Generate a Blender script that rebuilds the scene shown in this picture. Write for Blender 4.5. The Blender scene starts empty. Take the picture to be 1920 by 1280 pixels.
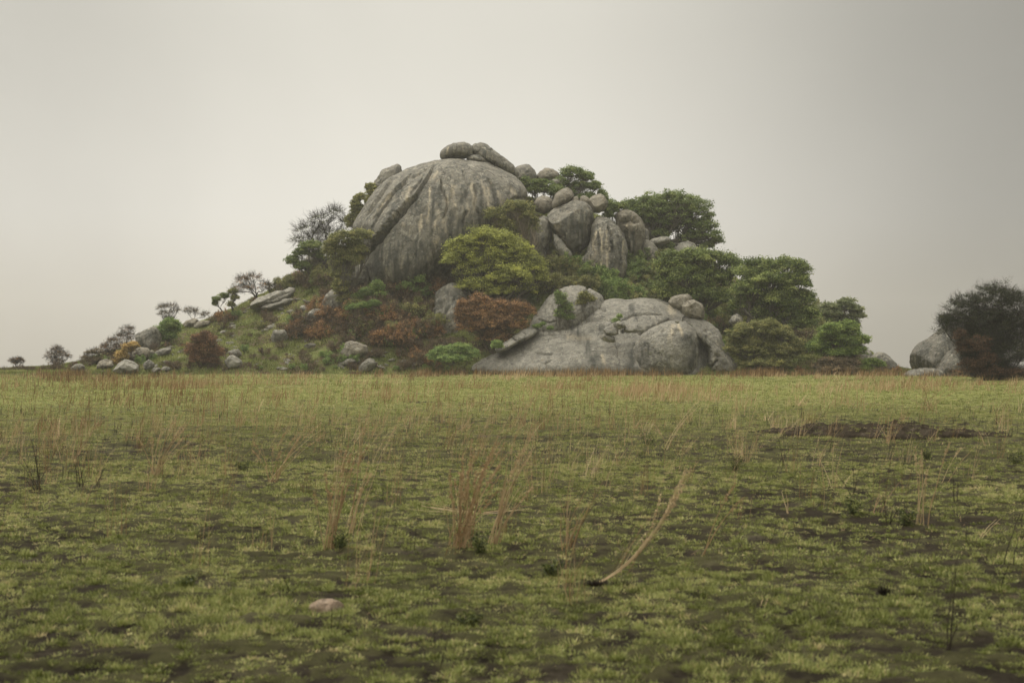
import bpy, math, random
import numpy as np
from mathutils import Vector

# ------------------------------------------------------------------ basics
F, CX, HY, CAMZ = 2667.0, 960.0, 675.0, 1.6        # focal length in photo pixels, centre column, horizon row, eye height
sc = bpy.context.scene
COL = sc.collection
R = math.radians

def hash3(ix, iy, iz, seed):
    h = (ix.astype(np.int64)*374761393 + iy.astype(np.int64)*668265263 + iz.astype(np.int64)*2147483647 + seed*974634777) & 0xffffffff
    h = ((h ^ (h >> 13))*1274126177) & 0xffffffff
    h = (h ^ (h >> 16)) & 0xffffffff
    h = (h*2246822519) & 0xffffffff
    return ((h ^ (h >> 15)) & 0xffffff)/16777215.0

def vnoise(x, y, z, seed=0):
    x, y, z = np.broadcast_arrays(np.asarray(x, float), np.asarray(y, float), np.asarray(z, float))
    ix, iy, iz = np.floor(x), np.floor(y), np.floor(z)
    fx, fy, fz = x-ix, y-iy, z-iz
    ux, uy, uz = (f*f*f*(f*(f*6-15)+10) for f in (fx, fy, fz))
    r = 0
    for dx in (0, 1):
        for dy in (0, 1):
            for dz in (0, 1):
                r = r + hash3(ix+dx, iy+dy, iz+dz, seed)*(ux if dx else 1-ux)*(uy if dy else 1-uy)*(uz if dz else 1-uz)
    return r*2-1

def fbm(x, y, z=0.0, o=4, seed=0, gain=.5):
    a, s, f, n = 1.0, 0.0, 1.0, 0.0
    for k in range(o):
        s = s + a*vnoise(x*f+k*17.3, y*f-k*9.1, z*f+k*3.7, seed+k); n += a
        a *= gain; f *= 2.03
    return s/n*1.6

def sstep(a, b, x):
    t = np.clip((x-a)/(b-a), 0, 1)
    return t*t*(3-2*t)

def mesh_obj(name, v, f, mat=None, parent=None, attrs=None, smooth=True, loc=None):
    """fast mesh from vertex array and face array (or list of face arrays)"""
    v = np.asarray(v, np.float32).reshape(-1, 3)
    if loc is not None: v = v-np.asarray(loc, np.float32)
    fs = f if isinstance(f, list) else [f]
    fs = [np.asarray(a, np.int32) for a in fs if len(a)]
    me = bpy.data.meshes.new(name)
    me.vertices.add(len(v)); me.vertices.foreach_set('co', v.ravel())
    loops = np.concatenate([a.ravel() for a in fs])
    tot = np.concatenate([np.full(len(a), a.shape[1], np.int32) for a in fs])
    start = np.concatenate([[0], np.cumsum(tot)[:-1]]).astype(np.int32)
    me.loops.add(len(loops)); me.loops.foreach_set('vertex_index', loops)
    me.polygons.add(len(tot)); me.polygons.foreach_set('loop_start', start)
    me.update(calc_edges=True)
    if smooth: me.polygons.foreach_set('use_smooth', np.ones(len(tot), bool))
    for k, a in (attrs or {}).items():
        at = me.attributes.new(k, 'FLOAT', 'POINT'); at.data.foreach_set('value', np.asarray(a, np.float32))
    if mat: me.materials.append(mat)
    o = bpy.data.objects.new(name, me); COL.objects.link(o)
    if parent: o.parent = parent
    if loc is not None: o.location = loc
    return o

def tag(o, label=None, cat=None, group=None, kind=None):
    for k, val in (('label', label), ('category', cat), ('group', group), ('kind', kind)):
        if val: o[k] = val
    return o

def empty(name, loc):
    o = bpy.data.objects.new(name, None); COL.objects.link(o); o.location = loc
    o.empty_display_size = .2
    return o

# ------------------------------------------------------------------ terrain
def ground_h(X, Y):
    d = np.hypot(X, Y)
    z = -.006*np.maximum(0, np.sqrt((np.maximum(d-150, 0))**2+400)-20)
    z = z+.10*fbm(X*.06, Y*.06, 1.3, 3, 5)*sstep(6, 30, d)+.035*fbm(X*.45, Y*.45, .3, 3, 8)
    return z

RIDGE = np.array([(-400, 694), (60, 692), (140, 688), (210, 676), (262, 654), (330, 628), (400, 602), (450, 579), (520, 548), (560, 526), (610, 500),
                  (650, 478), (700, 440), (760, 400), (900, 385), (1000, 372), (1060, 380), (1110, 402), (1160, 430), (1220, 452),
                  (1300, 484), (1380, 522), (1500, 575), (1550, 625), (1600, 682), (1640, 694), (2400, 700)], float)
YR = 190.0
def hill_h(X, Y):
    g = ground_h(X, Y)
    px = CX+X/YR*F
    yr = np.interp(px, RIDGE[:, 0], RIDGE[:, 1])
    zr = np.maximum(0, CAMZ+(HY-yr)/F*YR-ground_h(X, np.full_like(X, YR)))
    yf = 153+2.0*fbm(X*.05, 0*X, 2.2, 2, 11)
    t = np.clip((Y-yf)/(YR-yf), 0, 1)
    s = t**.92*(1-.10*np.sin(t*math.pi*2))
    b = 1-sstep(0, 60, Y-YR)
    s = np.where(Y > YR, b, s)
    h = zr*s
    n = fbm(X*.16, Y*.16, 4.4, 4, 21)*1.0+fbm(X*.9, Y*.9, 4.4, 3, 22)*.22
    h = h+n*np.clip(h*.25, 0, 1)
    return np.where(s > 0, g+h, g)-.25*(1-sstep(0, .15, s))

_cx = {}
def cast(x, y, lo=20.0, hi=235.0):
    """where the sight line through photo pixel x, y meets the terrain"""
    Y = np.arange(lo, hi, .25)
    X = (x-CX)/F*Y
    Z = CAMZ+(HY-y)/F*Y
    H = np.maximum(hill_h(X, Y), ground_h(X, Y))
    k = np.nonzero(Z <= H)[0]
    if len(k) == 0:
        k = [int(np.argmax(H/Y-Z/Y))]
    i = k[0]
    return float(X[i]), float(Y[i]), float(H[i])

def gcast(x, y):
    Y = CAMZ*F/(y-HY)
    for _ in range(4):
        X = (x-CX)/F*Y
        Y = (CAMZ-float(ground_h(np.array([X]), np.array([Y]))[0]))*F/(y-HY)
    X = (x-CX)/F*Y
    return X, Y, float(ground_h(np.array([X]), np.array([Y]))[0])

def P(x, y, Y): return np.array([(x-CX)/F*Y, Y, CAMZ+(HY-y)/F*Y])

# ------------------------------------------------------------------ materials
def newmat(name):
    m = bpy.data.materials.new(name); m.use_nodes = True
    nt = m.node_tree; nt.nodes.clear()
    out = nt.nodes.new('ShaderNodeOutputMaterial')
    return m, nt, out
class NT:
    def __init__(s, nt): s.nt = nt
    def n(s, t, **k):
        nd = s.nt.nodes.new(t)
        for a, b in k.items():
            if a.startswith('i_'):
                key = a[2:]; key = int(key) if key.isdigit() else key.replace('_', ' ')
                nd.inputs[key].default_value = b
            else: setattr(nd, a, b)
        return nd
    def l(s, a, b): s.nt.links.new(a, b)
    def noise(s, vec, scale, detail=4, rough=.55, dist=0.0):
        nd = s.n('ShaderNodeTexNoise', i_Scale=scale, i_Detail=detail, i_Roughness=rough, i_Distortion=dist)
        if vec is not None: s.l(vec, nd.inputs['Vector'])
        return nd.outputs['Fac']
    def ramp(s, fac, stops):
        nd = s.n('ShaderNodeValToRGB')
        el = nd.color_ramp.elements
        while len(el) > 1: el.remove(el[0])
        el[0].position = stops[0][0]; el[0].color = col(stops[0][1])
        for p, c in stops[1:]:
            e = el.new(p); e.color = col(c)
        s.l(fac, nd.inputs[0]); return nd.outputs[0]
    def mix(s, fac, a, b, mode='MIX'):
        nd = s.n('ShaderNodeMix', data_type='RGBA', blend_type=mode)
        for sock, val in ((nd.inputs[0], fac), (nd.inputs[6], a), (nd.inputs[7], b)):
            if hasattr(val, 'node'): s.l(val, sock)
            elif isinstance(val, (int, float)): sock.default_value = val
            else: sock.default_value = col(val)
        return nd.outputs[2]
    def math(s, op, a, b=0.0, clamp=False):
        nd = s.n('ShaderNodeMath', operation=op, use_clamp=clamp)
        for i, val in enumerate((a, b)):
            if hasattr(val, 'node'): s.l(val, nd.inputs[i])
            else: nd.inputs[i].default_value = val
        return nd.outputs[0]
    def attr(s, name): return s.n('ShaderNodeAttribute', attribute_name=name).outputs['Fac']
    def maprange(s, v, a, b, c, d, smooth=True):
        nd = s.n('ShaderNodeMapRange', interpolation_type='SMOOTHSTEP' if smooth else 'LINEAR')
        for i, val in enumerate((v, a, b, c, d)):
            if hasattr(val, 'node'): s.l(val, nd.inputs[i])
            else: nd.inputs[i].default_value = val
        return nd.outputs[0]
def col(c):
    return (c, c, c, 1) if isinstance(c, (int, float)) else (c[0], c[1], c[2], 1)

def rock_mat(name, lo, hi, wet=.55, warm=(.32, .265, .19), big=1.0):
    m, nt, out = newmat(name); t = NT(nt)
    tc = t.n('ShaderNodeTexCoord').outputs['Object']
    oi = t.n('ShaderNodeObjectInfo').outputs['Random']
    off = t.n('ShaderNodeVectorMath', operation='ADD'); t.l(tc, off.inputs[0])
    sc_ = t.math('MULTIPLY', oi, 40.0)
    cb = t.n('ShaderNodeCombineXYZ'); t.l(sc_, cb.inputs[0]); t.l(sc_, cb.inputs[2]); t.l(cb.outputs[0], off.inputs[1])
    v = off.outputs[0]
    base = t.ramp(t.noise(v, .55*big, 9, .66), [(.30, lo), (.5, tuple((a+b)/2 for a, b in zip(lo, hi))), (.72, hi)])
    # long run-off streaks
    mp = t.n('ShaderNodeMapping'); mp.inputs['Scale'].default_value = (1.15, 1.15, .10); t.l(v, mp.inputs[0])
    st = t.noise(mp.outputs[0], 1.3*big, 6, .62, .8)
    stf = t.maprange(st, .47, .66, 0, wet)
    base = t.mix(stf, base, (.058, .062, .056))
    mp2 = t.n('ShaderNodeMapping'); mp2.inputs['Scale'].default_value = (2.4, 2.4, .16); mp2.inputs['Location'].default_value = (7, 3, 1); t.l(v, mp2.inputs[0])
    st2 = t.noise(mp2.outputs[0], 1.2*big, 5, .6, .6)
    base = t.mix(t.maprange(st2, .54, .68, 0, .42), base, warm)
    # lichen blotches
    lf = t.maprange(t.noise(v, 1.7*big, 8, .72, .5), .54, .62, 0, .6)
    base = t.mix(lf, base, (.37, .35, .29))
    df = t.maprange(t.noise(v, 2.6*big, 8, .75, .3), .54, .64, 0, .72)
    base = t.mix(df, base, (.055, .055, .046))
    # water stains, plus painted shade in fold and hollow, carried by the mesh
    base = t.mix(t.math('MULTIPLY', t.attr('tan'), t.maprange(t.noise(v, 3.5, 5, .7), .3, .6, .5, 1.0)), base, (.47, .405, .295))
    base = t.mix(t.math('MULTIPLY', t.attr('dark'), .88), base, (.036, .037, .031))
    # joints: thin broken crack lines
    dn = t.n('ShaderNodeTexNoise', i_Scale=.7, i_Detail=5.0, i_Roughness=.6); t.l(v, dn.inputs['Vector'])
    dv_ = t.n('ShaderNodeVectorMath', operation='MULTIPLY_ADD'); t.l(dn.outputs['Color'], dv_.inputs[0]); dv_.inputs[1].default_value = (1.6, 1.6, 1.6); t.l(v, dv_.inputs[2])
    vo = t.n('ShaderNodeTexVoronoi', feature='DISTANCE_TO_EDGE', i_Scale=.26*big); t.l(dv_.outputs[0], vo.inputs['Vector'])
    ck = t.math('MULTIPLY', t.maprange(vo.outputs['Distance'], .0, .022, 1, 0), t.maprange(t.noise(v, .5*big, 3, .5), .46, .56, 0, .85))
    base = t.mix(ck, base, (.025, .024, .020))
    sp = t.noise(v, 14*big, 3, .8)
    base = t.mix(1.0, base, t.ramp(sp, [(.3, .55), (.5, .95), (.68, 1.4)]), 'MULTIPLY')
    bs = t.n('ShaderNodeBsdfPrincipled', i_Roughness=.82); bs.inputs['Specular IOR Level'].default_value = .3
    t.l(base, bs.inputs['Base Color'])
    b1 = t.n('ShaderNodeBump', i_Strength=.9, i_Distance=.22); t.l(t.noise(v, 1.6*big, 10, .72, .4), b1.inputs['Height'])
    b2 = t.n('ShaderNodeBump', i_Strength=.8, i_Distance=.06); t.l(t.noise(v, 8*big, 5, .7), b2.inputs['Height']); t.l(b1.outputs[0], b2.inputs['Normal'])
    b3 = t.n('ShaderNodeBump', i_Strength=.6, i_Distance=.25); t.l(st, b3.inputs['Height']); t.l(b2.outputs[0], b3.inputs['Normal'])
    t.l(b3.outputs[0], bs.inputs['Normal'])
    t.l(bs.outputs[0], out.inputs[0])
    return m

def leaf_mat(name, c0, c1, c2=None, trans=.36):
    m, nt, out = newmat(name); t = NT(nt)
    a = t.attr('tint')
    k = 2.75
    c0, c1, c2 = (tuple(x*k for x in c) for c in (c0, c1, c2))
    c = t.ramp(a, [(0, c0), (.5, c1), (1, c2)])
    d = t.n('ShaderNodeBsdfPrincipled', i_Roughness=.62); d.inputs['Specular IOR Level'].default_value = .25
    t.l(c, d.inputs['Base Color'])
    tr = t.n('ShaderNodeBsdfTranslucent'); t.l(c, tr.inputs[0])
    mx = t.n('ShaderNodeMixShader', i_0=trans); t.l(d.outputs[0], mx.inputs[1]); t.l(tr.outputs[0], mx.inputs[2])
    t.l(mx.outputs[0], out.inputs[0])
    return m

def bark_mat(name, c0, c1):
    m, nt, out = newmat(name); t = NT(nt)
    tc = t.n('ShaderNodeTexCoord').outputs['Object']
    c = t.ramp(t.noise(tc, 3.0, 6, .7), [(.3, c0), (.7, c1)])
    d = t.n('ShaderNodeBsdfPrincipled', i_Roughness=.9); t.l(c, d.inputs['Base Color'])
    b = t.n('ShaderNodeBump', i_Strength=.6, i_Distance=.03); t.l(t.noise(tc, 14, 4, .7), b.inputs['Height']); t.l(b.outputs[0], d.inputs['Normal'])
    t.l(d.outputs[0], out.inputs[0]); return m

def ground_mat(name, hill=False):
    m, nt, out = newmat(name); t = NT(nt)
    g = t.n('ShaderNodeNewGeometry').outputs['Position']
    soil = t.ramp(t.noise(g, 1.1 if not hill else .5, 8, .7), [(.3, (.011, .009, .006)), (.55, (.027, .022, .015)), (.75, (.070, .060, .043))])
    soil = t.mix(1.0, soil, t.ramp(t.noise(g, 22 if not hill else 3, 5, .75), [(.3, .55), (.7, 1.4)]), 'MULTIPLY')
    if hill:
        soil = t.ramp(t.noise(g, .9, 8, .7), [(.3, (.040, .030, .019)), (.55, (.095, .072, .046)), (.75, (.17, .14, .095))])
        gr = t.ramp(t.noise(g, .8, 7, .7), [(.3, (.060, .075, .022)), (.6, (.115, .130, .042)), (.8, (.17, .165, .07))])
        f = t.maprange(t.noise(g, .33, 8, .7), .42, .56, 0, 1)
    else:
        gr = t.ramp(t.noise(g, 5, 7, .75), [(.3, (.080, .086, .024)), (.55, (.175, .185, .060)), (.8, (.28, .27, .11))])
        gr = t.mix(t.maprange(t.noise(g, .10, 5, .6), .48, .70, 0, .45), gr, (.17, .145, .075))
        f = t.attr('green')
    c = t.mix(f, soil, gr)
    d = t.n('ShaderNodeBsdfPrincipled', i_Roughness=.95); d.inputs['Specular IOR Level'].default_value = .04
    t.l(c, d.inputs['Base Color'])
    b = t.n('ShaderNodeBump', i_Strength=.9, i_Distance=.03 if not hill else .2)
    t.l(t.noise(g, 18 if not hill else 2.5, 8, .75), b.inputs['Height']); t.l(b.outputs[0], d.inputs['Normal'])
    t.l(d.outputs[0], out.inputs[0]); return m

M_ROCK = rock_mat('granite', (.078, .074, .062), (.245, .228, .188), wet=.85, warm=(.36, .30, .215))
M_PALE = rock_mat('pale_granite', (.17, .16, .138), (.33, .315, .27), wet=.3)
M_SLAB = rock_mat('grey_slab_granite', (.120, .114, .098), (.29, .275, .235), wet=.45, big=1.3)
M_BROWN = rock_mat('weathered_granite', (.12, .105, .08), (.255, .228, .176), wet=.4, big=1.2)
M_SMALL = rock_mat('loose_stone_granite', (.12, .113, .095), (.27, .255, .215), wet=.2, big=2.5)
M_DARKROCK = rock_mat('dark_granite', (.060, .056, .046), (.165, .152, .125), wet=.6, big=1.4)  # evenly darker granite for the right hand boulders
M_PINK = rock_mat('pink_stone', (.40, .28, .19), (.62, .48, .36), wet=.1, big=9)

L_FIG = leaf_mat('fig_leaves', (.022, .032, .010), (.058, .078, .024), (.12, .135, .045))
L_FIG2 = leaf_mat('dark_fig_leaves', (.016, .025, .007), (.056, .074, .020), (.15, .165, .052))
L_GREY = leaf_mat('greyish_leaves', (.035, .043, .020), (.078, .090, .042), (.14, .14, .07))
L_YEL = leaf_mat('yellow_green_leaves', (.038, .042, .012), (.128, .138, .034), (.235, .235, .060))
L_GRN = leaf_mat('fresh_green_leaves', (.025, .042, .012), (.072, .105, .030), (.14, .165, .055))
L_BRI = leaf_mat('bright_green_leaves', (.018, .030, .007), (.062, .088, .020), (.13, .155, .042))
L_OLV = leaf_mat('olive_leaves', (.030, .034, .012), (.082, .086, .030), (.16, .145, .055))
L_RUST = leaf_mat('rust_leaves', (.030, .019, .012), (.110, .062, .028), (.27, .160, .072))
L_DRUST = leaf_mat('dark_rust_leaves', (.012, .010, .006), (.056, .037, .022), (.15, .090, .046))
L_WEED = leaf_mat('weed_leaves', (.008, .011, .004), (.028, .034, .010), (.07, .075, .024))
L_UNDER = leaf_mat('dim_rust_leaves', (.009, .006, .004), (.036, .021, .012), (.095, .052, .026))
L_BRN = leaf_mat('brown_leaves', (.020, .017, .011), (.062, .050, .030), (.15, .105, .058))
L_TWIG = leaf_mat('charred_foliage', (.004, .006, .002), (.014, .017, .007), (.034, .037, .016))
B_GREY = bark_mat('grey_bark', (.050, .045, .036), (.13, .115, .09))
B_DARK = bark_mat('dark_bark', (.014, .011, .009), (.045, .037, .03))
B_PALE = bark_mat('pale_bark', (.12, .10, .075), (.27, .22, .16))
B_RED = bark_mat('reddish_twig', (.040, .025, .018), (.11, .065, .042))

# ------------------------------------------------------------------ rocks
def seg_dist(px, py, pl):
    """unsigned and signed distance to a polyline in photo pixels"""
    best = np.full(px.shape, 1e9); sg = np.zeros(px.shape); tt = np.zeros(px.shape)
    n = len(pl)-1
    for i in range(n):
        (ax, ay), (bx, by) = pl[i][:2], pl[i+1][:2]
        dx, dy = bx-ax, by-ay
        L = dx*dx+dy*dy
        t = np.clip(((px-ax)*dx+(py-ay)*dy)/L, 0, 1)
        ex, ey = px-ax-t*dx, py-ay-t*dy
        d = np.hypot(ex, ey)
        m = d < best
        best = np.where(m, d, best); sg = np.where(m, np.sign(dx*ey-dy*ex), sg); tt = np.where(m, (i+t)/n, tt)
    return best, sg, tt

def lobe(outline, Yc, D, nu=160, nv=90, lean=.25, p=2.2, seed=0, amp=.05, facets=0, center=None, smooth=2.0, back=1.0,
         cracks=(), tans=(), darks=(), runnel=None, mid=1.0):
    o = np.array(outline, float)
    c = np.array(center, float) if center else np.array([(o[:, 0].min()+o[:, 0].max())/2, (o[:, 1].min()+o[:, 1].max())/2])
    th = np.linspace(0, 2*math.pi, nu, endpoint=False)
    r = np.zeros(nu)
    q = np.vstack([o, o[:1]])
    for i, a in enumerate(th):
        d = np.array([math.cos(a), math.sin(a)])
        best = 0
        for k in range(len(o)):
            a0, e = q[k]-c, q[k+1]-q[k]
            den = d[0]*e[1]-d[1]*e[0]
            if abs(den) < 1e-9: continue
            s = (a0[0]*e[1]-a0[1]*e[0])/den
            u = (a0[0]*d[1]-a0[1]*d[0])/den
            if s > 0 and -1e-6 <= u <= 1+1e-6: best = max(best, s)
        r[i] = best
    for i in range(nu):
        if r[i] == 0: r[i] = r[i-1]
    if smooth > 0:
        w = int(max(1, smooth*nu/160*2))
        ker = np.exp(-.5*(np.arange(-w*2, w*2+1)/w)**2); ker /= ker.sum()
        r = sum(k*np.roll(r, j) for k, j in zip(ker, range(-w*2, w*2+1)))
    vv = np.linspace(0, math.pi, nv)
    rho = np.abs(np.sin(vv))**(2/p); dep = -np.sign(np.cos(vv))*np.abs(np.cos(vv))**(2/p)
    # even spacing near the rim
    RHO, TH = np.meshgrid(rho, th, indexing='ij'); DEP = np.meshgrid(dep, th, indexing='ij')[0]
    xp = c[0]+r[None, :]*np.cos(TH)*RHO; yp = c[1]+r[None, :]*np.sin(TH)*RHO
    m = Yc/F
    X = (xp-CX)*m; Z = CAMZ+(HY-yp)*m
    zc = CAMZ+(HY-c[1])*m
    Yv = Yc+np.where(DEP < 0, DEP*D, DEP*D*back)+lean*(Z-zc)
    k = (Yv/Yc)
    # keep the traced outline where the sight line sees it
    X = X*(1+(k-1)*.5); Z = CAMZ+(Z-CAMZ)*(1+(k-1)*.5)
    V = np.stack([X, Yv, Z], -1).reshape(-1, 3)
    idx = np.arange(nv*nu).reshape(nv, nu)
    a, b = idx[:-1], idx[1:]
    Fq = np.stack([a, b, np.roll(b, -1, 1), np.roll(a, -1, 1)], -1).reshape(-1, 4)
    size = max(np.ptp(V[:, 0]), np.ptp(V[:, 2]))
    cen = np.array([(c[0]-CX)*m, Yc, zc])
    if facets:
        rg = np.random.RandomState(seed+77)
        for _ in range(facets):
            n = rg.normal(size=3); n[1] = -abs(n[1])*.9; n /= np.linalg.norm(n)
            pr = (V-cen)@n
            dmax = pr.max(); lim = dmax*rg.uniform(.70, .92)
            ex = np.clip(pr-lim, 0, None)
            V = V-np.outer(ex*.86, n)
    # normals
    def normals(V):
        A = V.reshape(nv, nu, 3)
        dv = np.gradient(A, axis=0); du = np.roll(A, -1, 1)-np.roll(A, 1, 1)
        n = np.cross(dv, du); l = np.linalg.norm(n, axis=-1, keepdims=True); n = n/np.maximum(l, 1e-9)
        out = A-cen
        s = np.sign((n*out).sum(-1, keepdims=True)); s[s == 0] = 1
        n = n*s
        n[0] = (0, -1, 0); n[-1] = (0, 1, 0)
        return n.reshape(-1, 3)
    N = normals(V)
    s0 = 3.0/size
    d = size*amp*(fbm(V[:, 0]*s0, V[:, 1]*s0, V[:, 2]*s0, 3, seed)*.8)
    d += mid*size*amp*.30*fbm(V[:, 0]*s0*3.5, V[:, 1]*s0*3.5, V[:, 2]*s0*3.5, 3, seed+9)
    d += mid*min(.14, size*.012)*fbm(V[:, 0]*1.9, V[:, 1]*1.9, V[:, 2]*1.9, 4, seed+5, .6)
    px = CX+V[:, 0]/V[:, 1]*F; py = HY-(V[:, 2]-CAMZ)/V[:, 1]*F
    front = np.repeat(vv < math.pi*.56, nu)
    if runnel:
        (ax, ay), ra, rf = runnel
        ang = np.arctan2(px-ax, np.maximum(py-ay, 1)+10)
        dist = np.hypot(px-ax, py-ay)
        rn = fbm(ang*rf+.2*fbm(dist*.03, ang*3, 0, 2, 3), dist*.006, .5, 4, seed+31, .6)
        d -= ra*np.abs(rn)**.8*sstep(10, 60, dist)*1.2-ra*.5
    for pl, w, dm in cracks:
        dd, sg, tt = seg_dist(px, py, pl)
        jit = 1+.5*fbm(px*.15, py*.15, 0, 2, seed+3)
        wv = w*(.45+.9*np.sin(np.clip(tt, 0, 1)*math.pi)**.5)*jit
        if dm > 0: d -= np.where(front, dm*np.exp(-(dd/np.maximum(wv, .3))**2), 0)
        else:       # ledge: the upper left side of a falling line stands proud, with a dark gap under it
            fade = np.sin(np.clip(tt, .03, .97)*math.pi)**.5
            d += np.where(front & (sg > 0), -dm*.5*fade*np.exp(-dd/(w*4)), 0)
            d += np.where(front & (sg <= 0), dm*fade*np.exp(-(dd/w)**2), 0)
    V = V+N*d[:, None]
    px = CX+V[:, 0]/V[:, 1]*F; py = HY-(V[:, 2]-CAMZ)/V[:, 1]*F
    out = []
    for lst in (tans, darks):
        s = np.zeros(len(V))
        for pl, w in lst:
            jx = px+2.2*fbm(px*.12, py*.12, 0, 3, seed+41)
            dd, sg, tt = seg_dist(jx, py, pl)
            nn = .7+.6*fbm(px*.25, py*.05, 0, 3, seed+42)
            s = np.maximum(s, np.exp(-(dd/w)**2)*np.clip(nn, 0, 1.2)*sstep(0, .06, tt)*(1-.5*sstep(.8, 1, tt)))
        out.append(np.where(front, np.clip(s, 0, 1), 0))
    return V, Fq, out[0], out[1]

def rock(label, lobes, Y=None, mat=None, cat='boulder', name='boulder', group=None, **kw):
    """lobes: one outline, or a list of dicts with their own outline and depth"""
    if not isinstance(lobes[0], dict): lobes = [dict(outline=lobes)]
    Vs, Fs, ta, da, n = [], [], [], [], 0
    o = np.array(lobes[0]['outline'], float)
    w = (o[:, 0].max()-o[:, 0].min())
    if Y is None:
        ix = int(np.argmax(o[:, 1]))
        bx = (o[:, 0].min()+o[:, 0].max())/2
        _, yh, _ = cast(bx, o[:, 1].max()-1)
        Y = yh+w/F*yh*.5*.45
    for i, lb in enumerate(lobes):
        a = dict(kw); a.update(lb)
        oo = np.array(a.pop('outline'), float)
        ww = min(oo[:, 0].max()-oo[:, 0].min(), 1.7*(oo[:, 1].max()-oo[:, 1].min()))
        Yi = Y+a.pop('dy', 0.0)
        D = a.pop('D', None) or ww/F*Yi*.5*.85
        a.setdefault('seed', int(o[0, 0]*7+o[0, 1]*3+i*11) % 9973)
        a.setdefault('nu', int(np.clip(ww*1.6, 48, 300))); a.setdefault('nv', int(np.clip(ww*1.0, 30, 200)))
        V, Fq, t1, d1 = lobe(oo, Yi, D, **a)
        Vs.append(V); Fs.append(Fq+n); n += len(V); ta.append(t1); da.append(d1)
    V = np.concatenate(Vs)
    zb = V[:, 2].min()
    base = ((V[:, 0].min()+V[:, 0].max())/2, (V[:, 1].min()+V[:, 1].max())/2, zb)
    ob = mesh_obj(name, V, np.concatenate(Fs), mat or M_ROCK, attrs={'tan': np.concatenate(ta), 'dark': np.concatenate(da)}, loc=base)
    tag(ob, label, cat, group)
    return ob

# ------------------------------------------------------------------ plants
class Tubes:
    def __init__(s): s.v = []; s.f = []; s.n = 0
    def tube(s, pts, rad, sides=5):
        pts = np.asarray(pts, float); k = len(pts)
        rad = np.broadcast_to(np.asarray(rad, float), (k,))
        t = np.gradient(pts, axis=0); t /= np.maximum(np.linalg.norm(t, axis=1, keepdims=True), 1e-9)
        up = np.array([0, 0, 1.0]) if abs(t[0, 2]) < .9 else np.array([1.0, 0, 0])
        a = np.cross(t, up); a /= np.maximum(np.linalg.norm(a, axis=1, keepdims=True), 1e-9)
        b = np.cross(t, a)
        ang = np.arange(sides)/sides*2*math.pi
        ring = pts[:, None, :]+rad[:, None, None]*(np.cos(ang)[None, :, None]*a[:, None, :]+np.sin(ang)[None, :, None]*b[:, None, :])
        s.v.append(ring.reshape(-1, 3))
        i = np.arange(k*sides).reshape(k, sides)
        q = np.stack([i[:-1], np.roll(i[:-1], -1, 1), np.roll(i[1:], -1, 1), i[1:]], -1).reshape(-1, 4)
        s.f.append(q+s.n); s.n += k*sides
    def build(s, name, mat, parent=None, loc=None):
        if not s.v: return None
        return mesh_obj(name, np.concatenate(s.v), np.concatenate(s.f), mat, parent, loc=None if loc is None else loc)

def curve(a, b, rg, sag=.12, n=6, up=0.0):
    a, b = np.asarray(a, float), np.asarray(b, float)
    t = np.linspace(0, 1, n)[:, None]
    L = np.linalg.norm(b-a)
    off = rg.normal(size=3)*L*sag; off[2] += up*L
    off2 = rg.normal(size=3)*L*sag*.5
    return a+(b-a)*t+off*np.sin(t*math.pi)+off2*np.sin(t*2*math.pi)

def leaf_quads(c, nrm, size, rg, asp=.55):
    n = len(c)
    nrm = nrm/np.maximum(np.linalg.norm(nrm, axis=1, keepdims=True), 1e-9)
    r = rg.normal(size=(n, 3))
    a = np.cross(nrm, r); a /= np.maximum(np.linalg.norm(a, axis=1, keepdims=True), 1e-9)
    b = np.cross(nrm, a)
    s = size[:, None]
    v = np.stack([c-a*s*.5, c-b*s*asp*.5-nrm*s*.08, c+a*s*.5, c+b*s*asp*.5-nrm*s*.08], 1).reshape(-1, 3)
    f = np.arange(n*4).reshape(n, 4)
    return v, f

def twig_sprays(cs, dirs, L, rad, rg, per, tubes):
    """short forked twigs leaving each clump centre"""
    for c, d in zip(cs, dirs):
        for _ in range(per):
            v = d+rg.normal(size=3)*.75; v /= np.linalg.norm(v)
            l = L*rg.uniform(.5, 1.2)
            p = curve(c, c+v*l, rg, .10, 4)
            tubes.tube(p, [rad, rad*.8, rad*.6, rad*.3], 3)
            for q in (1, 2):
                w = v+rg.normal(size=3)*.7; w /= np.linalg.norm(w)
                tubes.tube([p[q], p[q]+w*l*.28, p[q]+w*l*.5+np.array([0, 0, .03])], [rad*.6, rad*.5, rad*.25], 3)

def crown_points(lobes, Y, rg, cl_r, dens=1.0, shell=.45, depth=.8):
    cs, dr, lb = [], [], []
    m = Y/F
    for li, (cx, cy, rx, ry) in enumerate(lobes):
        c = P(cx, cy, Y); c[1] += rg.uniform(-.3, .3)*rx*m
        X, Z, D = max(rx*m-cl_r*.6, .15), max(ry*m-cl_r*.5, .15), max(rx*m*depth-cl_r*.5, .15)
        vol = (X+.5)*(Z+.5)*(D+.5)
        n = max(4, int(dens*8.5*vol**.67/cl_r**1.6))
        v = rg.normal(size=(n, 3)); v /= np.linalg.norm(v, axis=1, keepdims=True)
        v[:, 2] = np.where(v[:, 2] < -.6, -v[:, 2], v[:, 2])
        rr = rg.uniform(shell**2, 1, size=(n, 1))**.5*np.where(rg.uniform(size=(n, 1)) < .12, 1.22, 1)
        p = c+v*rr*np.array([X, D, Z])
        cs.append(p); dr.append(v); lb += [li]*n
    return np.concatenate(cs), np.concatenate(dr), np.array(lb)

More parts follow.
